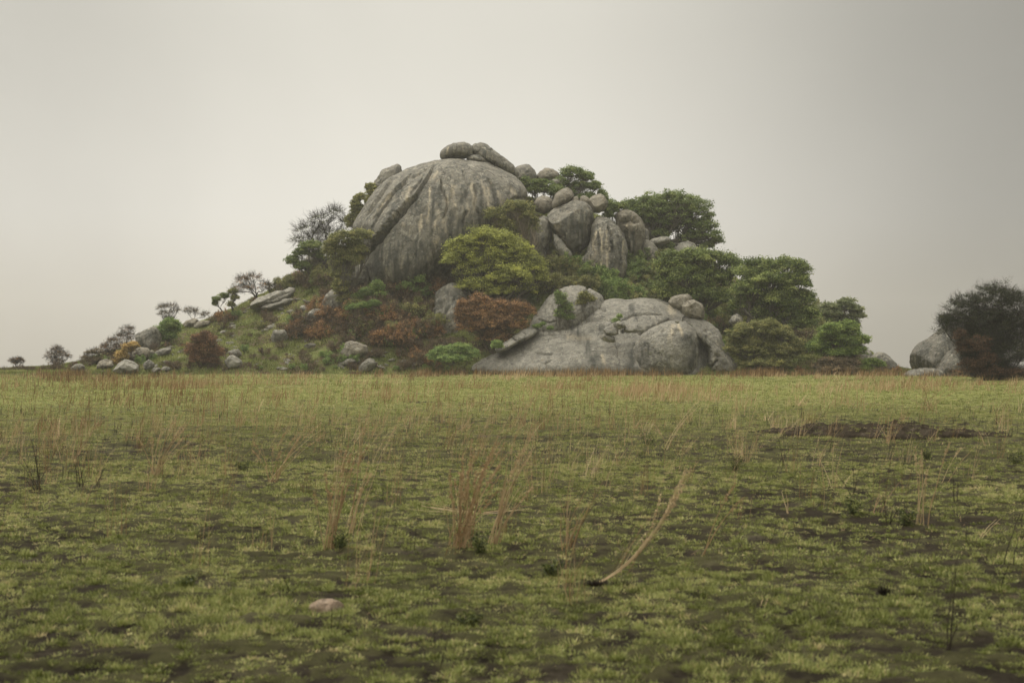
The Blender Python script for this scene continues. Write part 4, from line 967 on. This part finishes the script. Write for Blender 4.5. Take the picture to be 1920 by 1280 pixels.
for (x0, x1, y0, y1), n, kinds, (s0, s1), where in REG:
    names = list(kinds); wt = np.array([kinds[k] for k in names], float); wt /= wt.sum()
    for i in range(n):
        x = x0+(i+rg.uniform(.1, .9))/n*(x1-x0); y = rg.uniform(y0, y1)
        top = np.interp(x, RIDGE[:, 0], RIDGE[:, 1])
        y = max(y, top+4)
        kd = names[rg.choice(len(names), p=wt)]
        X0, Y0, Z0 = cast(x, y)
        j = kcount.get(kd, 0); kcount[kd] = j+1
        pr, W, H = KIND[kd][j % len(KIND[kd])]
        wpx = rg.uniform(s0, s1); s = wpx/F*Y0/W
        nm = 'bush' if kd in ('green', 'olive', 'fig') else 'shrub'
        place(pr, X0, Y0, Z0-.05, s, s*rg.uniform(.8, 1.15), rg.uniform(0, 6.28), f'{WORDS[kd]} {nm} {where}', nm, f'{WORDS[kd]} {nm}es {where}' if nm == 'bush' else f'{WORDS[kd]} shrubs {where}')
print('shrubs done', sum(kcount.values()))
# ------------------------------------------------------------------ grass
def blade_mat(name, stops, trans=.3):
    m, nt, out = newmat(name); t = NT(nt)
    c = t.ramp(t.attr('tint'), stops)
    d = t.n('ShaderNodeBsdfPrincipled', i_Roughness=.6); d.inputs['Specular IOR Level'].default_value = .12
    t.l(c, d.inputs['Base Color'])
    tr = t.n('ShaderNodeBsdfTranslucent'); t.l(c, tr.inputs[0])
    mx = t.n('ShaderNodeMixShader', i_0=trans); t.l(d.outputs[0], mx.inputs[1]); t.l(tr.outputs[0], mx.inputs[2])
    t.l(mx.outputs[0], out.inputs[0]); return m
M_GRASS = blade_mat('green_blades', [(0, (.050, .057, .013)), (.35, (.150, .170, .047)), (.65, (.275, .295, .100)), (.85, (.41, .40, .165)), (1, (.46, .38, .20))])
M_DRY = blade_mat('dry_stalks', [(0, (.05, .030, .018)), (.3, (.20, .122, .055)), (.6, (.40, .28, .155)), (1, (.60, .48, .30))], .2)
M_BURNT = blade_mat('burnt_stalks', [(0, (.012, .010, .008)), (1, (.06, .045, .032))], .05)

def blades(base, L, w, lean, az, rg, segs=2, curvature=.6):
    """bent tapering blades: base (n,3), length, width, lean angle from upright, azimuth"""
    n = len(base)
    h = np.stack([np.cos(az), np.sin(az), 0*az], 1)
    fa = az+math.pi/2+rg.normal(size=n)*.5
    sd = np.stack([np.cos(fa), np.sin(fa), 0*az], 1)
    pts = []; p = base.copy()
    for k in range(segs+1):
        pts.append(p.copy())
        a = lean*(1+curvature*k/segs)
        p = p+(h*np.sin(a)[:, None]+np.array([0, 0, 1])*np.cos(a)[:, None])*(L/segs)[:, None]
    V = []
    for k in range(segs):
        ww = (w*(1-.35*k/segs))[:, None]*.5
        V += [pts[k]-sd*ww, pts[k]+sd*ww]
    V.append(pts[segs])
    V = np.stack(V, 1)
    m = 2*segs+1
    o = np.arange(n)[:, None]*m
    q = [o+np.array([2*k, 2*k+1, 2*k+3, 2*k+2]) for k in range(segs-1)]
    tr = o+np.array([2*segs-2, 2*segs-1, 2*segs])
    return V.reshape(-1, 3), (np.concatenate(q) if q else None), tr, m

def scatter(n, y0, y1, rg, margin=1.14):
    Y = np.exp(rg.uniform(math.log(y0), math.log(y1), n)) if False else np.sqrt(rg.uniform(y0*y0, y1*y1, n))
    X = rg.uniform(-1, 1, n)*(.36*margin*Y+1.8)
    return X, Y

rg = np.random.RandomState(9)
GV, GF4, GF3, GT, gn = [], [], [], [], 0
def add_tufts(y0, y1, dens, per, Lr, wr, rad, segs):
    global gn
    area = .36*1.14*(y1*y1-y0*y0)+3.6*(y1-y0)
    X, Y = scatter(int(area*dens), y0, y1, rg)
    g = green_mask(X, Y)
    keep = g > rg.uniform(-.16, .16, len(X))-.5*(rg.uniform(size=len(X)) < .06)
    X, Y, g = X[keep], Y[keep], g[keep]
    near = (1-sstep(7, 15, Y))
    vig = np.clip(.6+g*.45, .45, .95)*(1+.30*fbm(X*.8, Y*.8, 3, 2, 91))
    n = len(X)
    tt = .56-.13*near-.05*sstep(0, .3, X/Y)+.09*fbm(X*.35, Y*.35, 3.3, 3, 71)+.20*fbm(X*2.3, Y*2.3, 8.3, 2, 72)+.17*rg.normal(size=n)
    i = np.repeat(np.arange(n), per)
    m = len(i)
    a = rg.uniform(0, 2*math.pi, m); r = (rad*rg.uniform(.45, 1.15, n))[i]*rg.uniform(0, 1, m)**.7
    bx, by = X[i]+np.cos(a)*r, Y[i]+np.sin(a)*r
    bz = (ground_h(X, Y)+(1-sstep(25, 60, np.hypot(X, Y)))*(.018*np.clip(g, -.4, .4))+mound_h(X, Y))[i]-.004
    L = rg.uniform(*Lr, m)*vig[i]; w = rg.uniform(*wr, m)
    lean = np.clip(r/rad*.85+.3+rg.normal(size=m)*.25, 0, 1.3)
    V, q, tr, k = blades(np.stack([bx, by, bz], 1), L, w, lean, a+rg.normal(size=m)*.5, rg, segs)
    GV.append(V)
    if q is not None: GF4.append(q+gn)
    GF3.append(tr+gn); gn += len(V)
    dry = (rg.uniform(size=m) < .08)*.45
    GT.append(np.repeat(np.clip(tt[i]+rg.normal(size=m)*.10+dry, 0, 1), k))
add_tufts(5.2, 11, 210, 34, (.018, .058), (.003, .0068), .060, 2)
add_tufts(11, 22, 125, 23, (.020, .062), (.0045, .009), .066, 2)
add_tufts(22, 45, 34, 17, (.03, .07), (.008, .014), .12, 1)
add_tufts(45, 90, 9, 10, (.05, .11), (.016, .028), .18, 1)
add_tufts(90, 165, 4.0, 6, (.07, .15), (.035, .06), .28, 1)
print('blades', sum(len(a) for a in GF3))
tag(mesh_obj('grass', np.concatenate(GV), [np.concatenate(GF4), np.concatenate(GF3)], M_GRASS, attrs={'tint': np.concatenate(GT)}, smooth=False),
    'short green regrowing grass in tufts over the dark soil of the meadow', 'grass', kind='stuff')

# hillside herbs and grass
n = 60000
X = rg.uniform(-64, 52, n); Y = rg.uniform(152, 193, n)
k = (hill_h(X, Y) > ground_h(X, Y)+.05) & (fbm(X*.35, Y*.35, 6, 3, 95) > -.9)
X, Y = X[k], Y[k]; Z = hill_h(X, Y)
i = np.repeat(np.arange(len(X)), 5); m = len(i)
a = rg.uniform(0, 6.28, m)
V, q, tr, kk = blades(np.stack([X[i]+rg.normal(size=m)*.16, Y[i]+rg.normal(size=m)*.16, Z[i]-.02], 1), rg.uniform(.12, .42, m), rg.uniform(.05, .11, m), rg.uniform(.1, .9, m), a, rg, 1)
tn = np.clip(.40+.38*fbm(X*.4, Y*.4, 2, 3, 96)[i]+.12*rg.normal(size=m), 0, 1)
tag(mesh_obj('hillside_grass', V, [tr], M_GRASS, attrs={'tint': np.repeat(tn, kk)}, smooth=False), 'green grass and herbs covering the slope between the rocks', 'grass', kind='stuff')

# dry stalk belts
def dry_field(name, n, y0, y1, Lr, wr, rg, dens, tint, mat, label, cat, leanm=.22, per=5, rad=.12, segs=3):
    X, Y = scatter(n, y0, y1, rg)
    px = CX+X/Y*F; py = HY+CAMZ/Y*F
    k = rg.uniform(size=len(X)) < dens(X, Y, px, py)
    X, Y = X[k], Y[k]; px, py = px[k], py[k]
    tt = tint(X, Y, px, py)
    i = np.repeat(np.arange(len(X)), per); m = len(i)
    bx, by = X[i]+rg.normal(size=m)*rad, Y[i]+rg.normal(size=m)*rad
    bz = ground_h(bx, by)-.01
    az = np.repeat(rg.normal(size=len(X))*.9, per)+rg.normal(size=m)*.5
    s = rg.uniform(.6, 1.15, len(X))[i]
    V, q, tr, kk = blades(np.stack([bx, by, bz], 1), rg.uniform(*Lr, m)*s, rg.uniform(*wr, m)*np.clip(Y[i]/40, .45, 4), np.abs(rg.normal(size=m)*.26+leanm), az, rg, segs, .9)
    return tag(mesh_obj(name, V, ([q] if q is not None else [])+[tr], mat, attrs={'tint': np.repeat(np.clip(tt[i]+rg.normal(size=m)*.14, 0, 1), kk)}, smooth=False), label, cat, kind='stuff')
def d_far(X, Y, px, py):
    b = np.exp(-((py-748)/26)**2)*.75+.12*np.exp(-((py-712)/10)**2)+.03
    b = b*sstep(-.15, .45, fbm(X*.16, Y*.09, 1.7, 4, 81)+.08)
    b = (b+.20*np.exp(-((px-250)/260)**2-((py-760)/45)**2)+.16*np.exp(-((px-1300)/330)**2-((py-748)/14)**2))*sstep(-.5, .3, fbm(X*.5, Y*.2, 6.7, 3, 87))
    b = b+.16*np.exp(-((px-800)/500)**2-((py-815)/40)**2)
    return np.clip(b, 0, 1)
def t_far(X, Y, px, py): return .55+.22*fbm(X*.12, Y*.12, 5, 3, 82)-.25*np.exp(-((px-180)/300)**2)-.2*np.exp(-((px-1780)/110)**2)
dry_field('dry_grass', 26000, 24, 140, (.35, .85), (.007, .013), np.random.RandomState(31), d_far, t_far, M_DRY, 'belt of thin tan and reddish dry grass across the far meadow', 'dry grass')
def d_edge(X, Y, px, py):
    return np.clip(.8*np.exp(-((px-1120)/110)**2)+.45*np.exp(-((px-800)/90)**2)+.6*np.exp(-((px-1420)/60)**2)+.4*np.exp(-((px-1640)/90)**2)+.5*np.exp(-((px-40)/60)**2)+.5*np.exp(-((px-130)/40)**2)+.25*np.exp(-((px-980)/60)**2)+.03, 0, 1)*sstep(-.5, .4, fbm(X*.35, Y*.2, 3, 3, 88))
dry_field('rust_grass', 5200, 136, 151, (.5, 1.15), (.011, .016), np.random.RandomState(32), d_edge, lambda X, Y, px, py: .27+.10*fbm(X*.3, Y*.3, 5, 2, 83), M_DRY, 'rust red dry grass fringing the foot of the outcrop', 'dry grass', .12, 6, .2, 2)
def d_near(X, Y, px, py):
    b = .16+.5*np.exp(-((px-130)/230)**2-((py-850)/60)**2)+.45*np.exp(-((px-820)/260)**2-((py-880)/80)**2)+.12*sstep(-.1, .4, fbm(X*.3, Y*.3, 1, 2, 84))
    return np.clip(b, 0, 1)*sstep(7.5, 11, Y)
dry_field('sparse_stalks', 1300, 8, 36, (.20, .80), (.006, .011), np.random.RandomState(33), d_near, lambda X, Y, px, py: .5+.25*fbm(X*.5, Y*.5, 5, 2, 85), M_DRY, 'sparse thin dry stalks standing among the short green grass', 'dry grass', .30, 11, .055)
dry_field('straw_litter', 5200, 8.5, 30, (.05, .18), (.005, .009), np.random.RandomState(36), lambda X, Y, px, py: .5+.3*fbm(X*.6, Y*.6, 2, 2, 89), lambda X, Y, px, py: .45+.3*fbm(X*3, Y*3, 5, 2, 86), M_DRY, 'broken bits of straw lying flat in the grass', 'straw', 1.30, 3, .05, 2)
dry_field('burnt_stubble', 1500, 8, 45, (.08, .34), (.008, .013), np.random.RandomState(34), lambda X, Y, px, py: np.clip(.35+.3*sstep(1000, 1600, px)+.3*sstep(500, 100, px), 0, 1), lambda X, Y, px, py: .3+0*X, M_BURNT, 'short blackened stubble stalks left by the fire among the grass', 'stubble', .2, 3, .04)

# individual clumps of dry stalks in the foreground
def clump(label, base, tips, per=4, w=.0085, tint=.6, mat=None, seed=1, name='dry_grass_clump', cat='dry grass', bend=.12, head=True, spread=.05, ctrl=None):
    rg = np.random.RandomState(seed)
    X0, Y0, Z0 = gcast(*base)
    B = np.array([X0, Y0, Z0]); root = empty(name, B); tag(root, label, cat)
    m = Y0/F
    S = Tubes(); tn = []; hV, hF, hT, hn = [], [], [], 0
    for (tx, ty) in tips:
        for j in range(per):
            b = np.array([rg.normal()*spread*.6, rg.normal()*spread*.6, -.01])
            t_ = np.array([(tx-base[0])*m+rg.normal()*spread*1.2, rg.normal()*spread*2.5, (base[1]-ty)*m*rg.uniform(.72, 1.02)])
            k = np.linspace(0, 1, 9)[:, None]
            mid = np.array([(t_[0]-b[0])*-.30, 0, .16*t_[2]])*bend*8
            p = b+(t_-b)*k+mid*(k*(1-k))
            if ctrl:
                c_ = np.array([(ctrl[0]-base[0])*m, 0, (base[1]-ctrl[1])*m])
                t_[2] = (base[1]-ty)*m
                p = b*(1-k)**2+2*c_*k*(1-k)+t_*k*k
            p += np.cumsum(rg.normal(size=(9, 3))*.003, 0)
            S.tube(p, np.linspace(w, w*.3, 9)*.55*rg.uniform(.7, 1.2), 4); tn.append(np.full(36, np.clip(tint+.10+rg.normal()*.15, 0, 1)))
            if rg.uniform() < .6:      # a withered leaf blade hanging off the stalk
                q = p[rg.randint(2, 6)]
                e = q+np.array([rg.uniform(-.4, 1)*.12, rg.normal()*.05, rg.uniform(-.02, .12)])*(t_[2]+.3)
                S.tube([q, (q+e)/2+[0, 0, .015], e], [w*.4, w*.35, w*.12], 3); tn.append(np.full(9, np.clip(tint+.1, 0, 1)))
            if head and rg.uniform() < .8:
                n = 34
                kk = rg.uniform(.72, 1, n); idx = kk*8; i0 = np.clip(idx.astype(int), 0, 7); fr = (idx-i0)[:, None]
                c = p[i0]*(1-fr)+p[i0+1]*fr+rg.normal(size=(n, 3))*.007
                V, Fc = leaf_quads(c, rg.normal(size=(n, 3)), rg.uniform(.018, .04, n), rg, .28)
                hV.append(V); hF.append(Fc+hn); hn += len(V); hT.append(np.full(len(V), np.clip(tint+.05, 0, 1)))
    vv_, ff_, tt_ = np.concatenate(S.v), np.concatenate(S.f), np.concatenate(tn)
    if hV: ff_ = np.concatenate([ff_, np.concatenate(hF)+len(vv_)]); vv_ = np.concatenate([vv_]+hV); tt_ = np.concatenate([tt_]+hT)
    mesh_obj('stalks', vv_, ff_, mat or M_DRY, root, {'tint': tt_}, smooth=False)
    return root
C = clump
C('upright dry grass clump left of centre, its dark stalks topped by a tan plume', (618, 1030), [(630, 895), (625, 870), (662, 850), (690, 780), (650, 800)], 3, tint=.48, seed=1)
C('slender pair of dry stalks leaning right beside the upright clump', (660, 1003), [(700, 820), (722, 730), (690, 880)], 2, tint=.62, seed=2)
C('densest dry grass clump at the centre with many reddish tan stalks', (862, 1026), [(880, 870), (905, 815), (925, 790), (890, 850), (860, 880), (900, 900), (915, 850)], 5, tint=.47, seed=3, spread=.09)
C('dry grass clump with tall pale stalks just right of the densest clump', (925, 1022), [(985, 800), (1000, 770), (960, 880), (995, 850), (990, 905)], 3, tint=.62, seed=4)
C('low fan of fallen dry straw behind the densest clump', (890, 962), [(780, 950), (800, 940), (990, 948), (760, 975)], 3, tint=.75, seed=5, head=False, bend=.02)
C('long dry grass stem bent to the right from a charred tussock', (1106, 1096), [(1292, 880), (1285, 885), (1270, 915), (1240, 930)], 2, tint=.72, seed=6, w=.0066, spread=.010, ctrl=(1215, 1056))
C('small brown stalk cluster left of the bent stem', (1062, 1032), [(1108, 930), (1120, 880), (1075, 930), (1090, 960)], 3, tint=.40, seed=7, head=False)
C('single curved red brown stalk right of the bent stem', (1318, 1042), [(1388, 880), (1378, 910)], 1, tint=.45, seed=8, w=.008, spread=.02)
C('broken pale stalk folded over at right of centre', (1478, 962), [(1475, 905), (1372, 985), (1470, 912)], 1, tint=.8, seed=9, head=False, w=.009, spread=.02)
C('tall pale dry stalks standing in front of the bare mound', (1726, 985), [(1745, 800), (1738, 840), (1750, 830)], 2, tint=.7, seed=10)
C('thin dry stalk leaning right before the right half of the mound', (1768, 905), [(1822, 800), (1812, 820)], 1, tint=.7, seed=11, w=.008)
C('tan stalk leaning right near the right edge', (1835, 1010), [(1862, 950), (1858, 965)], 1, tint=.8, seed=12, head=False)
C('tuft of dry stalks left of centre in the middle distance', (512, 905), [(560, 800), (590, 765), (530, 820), (480, 830), (605, 800)], 3, tint=.58, seed=13)
C('loose tan grass clump on the left in the middle distance', (290, 893), [(330, 770), (310, 790), (345, 775), (270, 810), (360, 800)], 3, tint=.62, seed=14)
C('thin tan clump farther left behind the dark weeds', (150, 852), [(165, 770), (150, 780), (180, 790)], 3, tint=.45, seed=15)
C('pale fine clump right of centre in the middle distance', (1250, 842), [(1290, 770), (1320, 750), (1230, 790)], 2, tint=.75, seed=16)
C('fine grass clump before the middle of the long slab', (980, 800), [(1000, 735), (990, 745), (960, 745)], 3, tint=.6, seed=17)
C('reddish clump before the dark leafless bush', (1735, 770), [(1750, 715), (1740, 722), (1765, 730), (1730, 730)], 5, tint=.35, seed=18, spread=.25, w=.012)
C('rust clump at the far meadow left of the densest clump', (770, 712), [(775, 690), (785, 686), (765, 690), (795, 692)], 5, tint=.35, seed=19, spread=.4, w=.03)
D = dict(mat=M_BURNT, tint=.35, head=False, name='burnt_stem', cat='burnt stem')
C('leafless dark weed with spread stems at the far left', (68, 920), [(40, 830), (100, 850), (55, 790), (78, 800), (30, 870)], 2, seed=20, **D)
C('low dark weed right of the leafless one at far left', (150, 912), [(138, 850), (165, 860), (150, 830)], 2, seed=21, **D)
C('short dark stem pair at left', (184, 916), [(190, 860), (178, 880)], 2, seed=22, **D)
C('forked blackened stems below the left end of the mound', (1603, 948), [(1576, 862), (1612, 850), (1640, 832), (1600, 880)], 1, seed=23, w=.009, **D)
C('upright blackened twigs left of the mound', (1462, 872), [(1457, 806), (1472, 818), (1468, 835)], 1, seed=24, w=.009, **D)
C('blackened upright stem right of the mound stalks', (1790, 942), [(1790, 868), (1786, 880)], 1, seed=25, w=.012, **D)
C('dark blurred stem rising near the bottom right', (1768, 1218), [(1784, 1060), (1798, 985), (1772, 1130)], 1, seed=26, w=.008, **D)
C('dark slanting stem at the right edge', (1888, 1062), [(1908, 990), (1920, 940)], 1, seed=27, w=.010, **D)
C('short dark twig standing left of the pink stone', (540, 1112), [(541, 1070), (545, 1085)], 1, seed=28, w=.008, **D)
C('faint thin stem at the bottom centre', (842, 1275), [(848, 1130), (855, 1080)], 1, seed=29, w=.004, **D)
C('short burnt stubs at right of centre', (1672, 985), [(1668, 925), (1682, 935), (1676, 950)], 1, seed=30, w=.011, **D)

# small green weeds
def weed(label, base, wpx, hpx, seed, leaf=None):
    rg = np.random.RandomState(seed)
    X0, Y0, Z0 = gcast(*base); m = Y0/F; W, H = wpx*m, hpx*m
    root = empty('weed', (X0, Y0, Z0)); tag(root, label, 'weed')
    S = Tubes(); pts = []
    for k in range(12):
        a = rg.uniform(0, 6.28); e = np.array([math.cos(a)*W*.5*rg.uniform(.3, 1), math.sin(a)*W*.5*rg.uniform(.3, 1), H*rg.uniform(.5, 1)])
        p = curve([0, 0, -.01], e, rg, .06, 6); S.tube(p, np.linspace(.003, .001, 6), 3)
        for j in range(26):
            pts.append(p[rg.randint(1, 6)]+rg.normal(size=3)*W*.07)
    pts = np.array(pts); V, Fc = leaf_quads(pts, rg.normal(size=pts.shape)+[0, 0, .6], rg.uniform(.6, 1.3, len(pts))*.035, rg, .4)
    S.build('stems', B_DARK, root)
    mesh_obj('leaves', V, Fc, leaf or L_WEED, root, {'tint': np.repeat(rg.uniform(0, 1, len(pts)), 4)}, smooth=False)
for i, (lab, b, w_, h_) in enumerate([
    ('dark green leafy weed standing out left of the blackened twigs', (1378, 884), 38, 34), ('dark weed in the grass below the middle of the long slab', (1215, 836), 44, 34),
    ('leafy weed close under the mound', (1738, 862), 30, 24), ('dark green weed around the foot of the forked blackened stems', (1600, 965), 60, 36),
    ('dark green weed beside the foot of the densest dry clump', (900, 1040), 50, 40), ('dark green weed at the foot of the upright dry clump', (640, 1030), 60, 34),
    ('small leafy weed left of the charred tussock', (1035, 1082), 46, 30), ('dark broad leaved weed below centre', (880, 1172), 46, 24), ('dark weed in the grass at far right', (1905, 870), 36, 26),
    ('dark weed under the tall pale stalks at right', (1700, 985), 46, 30), ('leafy weed left of the fallen straw', (455, 885), 40, 22), ('low leafy weed in the left foreground', (350, 1100), 50, 20)]):
    weed(lab, b, w_, h_, 60+i)
# charred tussock at the foot of the bent stem
def tussock(label, base, wpx, seed):
    rg = np.random.RandomState(seed); X0, Y0, Z0 = gcast(*base); W = wpx*Y0/F
    n = int(wpx*9); a = rg.uniform(0, 6.28, n); r = rg.uniform(0, 1, n)**.5*W*.35
    V, q, tr, kk = blades(np.stack([np.cos(a)*r, np.sin(a)*r*.7, 0*r-.01], 1), rg.uniform(.03, .08, n), rg.uniform(.004, .009, n), rg.uniform(.1, 1.0, n), a, rg, 2)
    o = mesh_obj('charred_tussock', V, [q, tr], M_BURNT, attrs={'tint': np.repeat(rg.uniform(0, .6, n), kk)}, smooth=False); o.location = (X0, Y0, Z0)
    tag(o, label, 'tussock')
tussock('black charred tussock at the foot of the bent dry stem', (1118, 1100), 52, 3)
tussock('black charred tussock in the right foreground', (1658, 1112), 17, 4)
tussock('black charred tussock just right of the bent stem foot', (1164, 1100), 40, 5)

# stone in the near grass
X0, Y0, Z0 = gcast(608, 1143)
st = rock('flat pinkish stone lying in the near grass left of centre', [(574, 1140), (580, 1128), (596, 1120), (622, 1117), (640, 1124), (648, 1136), (640, 1150), (606, 1156), (580, 1152)], Y=Y0, D=.11, facets=4, amp=.03, mat=M_PINK, cat='stone', name='stone', nu=90, nv=60)
st.location.z -= .018

# bare earth mound
u = np.linspace(-2.9, 2.9, 300); v = np.linspace(-1.9, 1.9, 200)
U, W_ = np.meshgrid(u, v, indexing='ij')
GXm, GYm = MX0+U, MY0+W_
X0, Y0 = MX0, MY0; Z0 = float(ground_h(np.array([X0]), np.array([Y0]))[0])
mh = mound_h(GXm, GYm)
Z = ground_h(GXm, GYm)+mh+.012-.12*(1-sstep(0, .05, mh))
V = np.stack([GXm, GYm, Z], -1).reshape(-1, 3); ix = np.arange(U.size).reshape(U.shape)
Fq = np.stack([ix[:-1, :-1], ix[1:, :-1], ix[1:, 1:], ix[:-1, 1:]], -1).reshape(-1, 4)
m_, nt_, out_ = newmat('mound_soil'); t = NT(nt_)
gp = t.n('ShaderNodeNewGeometry').outputs['Position']
c = t.ramp(t.noise(gp, 4, 8, .75), [(.3, (.016, .013, .009)), (.55, (.044, .035, .025)), (.75, (.10, .084, .062))])
d_ = t.n('ShaderNodeBsdfPrincipled', i_Roughness=.95); d_.inputs['Specular IOR Level'].default_value = .04; t.l(c, d_.inputs['Base Color'])
bb = t.n('ShaderNodeBump', i_Strength=.9, i_Distance=.05); t.l(t.noise(gp, 12, 8, .75), bb.inputs['Height']); t.l(bb.outputs[0], d_.inputs['Normal']); t.l(d_.outputs[0], out_.inputs[0])
tag(mesh_obj('earth_mound', V, Fq, m_, loc=(X0, Y0, Z0)), 'low bare mound of dark crumbly earth in the meadow at right', 'mound')

# ------------------------------------------------------------------ damp air
HB = 800
hv = np.array([(x, y, z) for x in (-HB, HB) for y in (-HB, HB) for z in (-8, 36)], float)
hf = np.array([(0, 1, 3, 2), (4, 6, 7, 5), (0, 4, 5, 1), (2, 3, 7, 6), (0, 2, 6, 4), (1, 5, 7, 3)])
hm, hnt, hout = newmat('damp_air'); t = NT(hnt)
pv = t.n('ShaderNodeVolumePrincipled', i_Density=.0003, i_Anisotropy=.2); pv.inputs['Color'].default_value = (.90, .89, .86, 1)
t.l(pv.outputs[0], hout.inputs['Volume'])
tag(mesh_obj('haze', hv, hf, hm, smooth=False), 'thin pale rain haze hanging over the whole plain', kind='stuff')
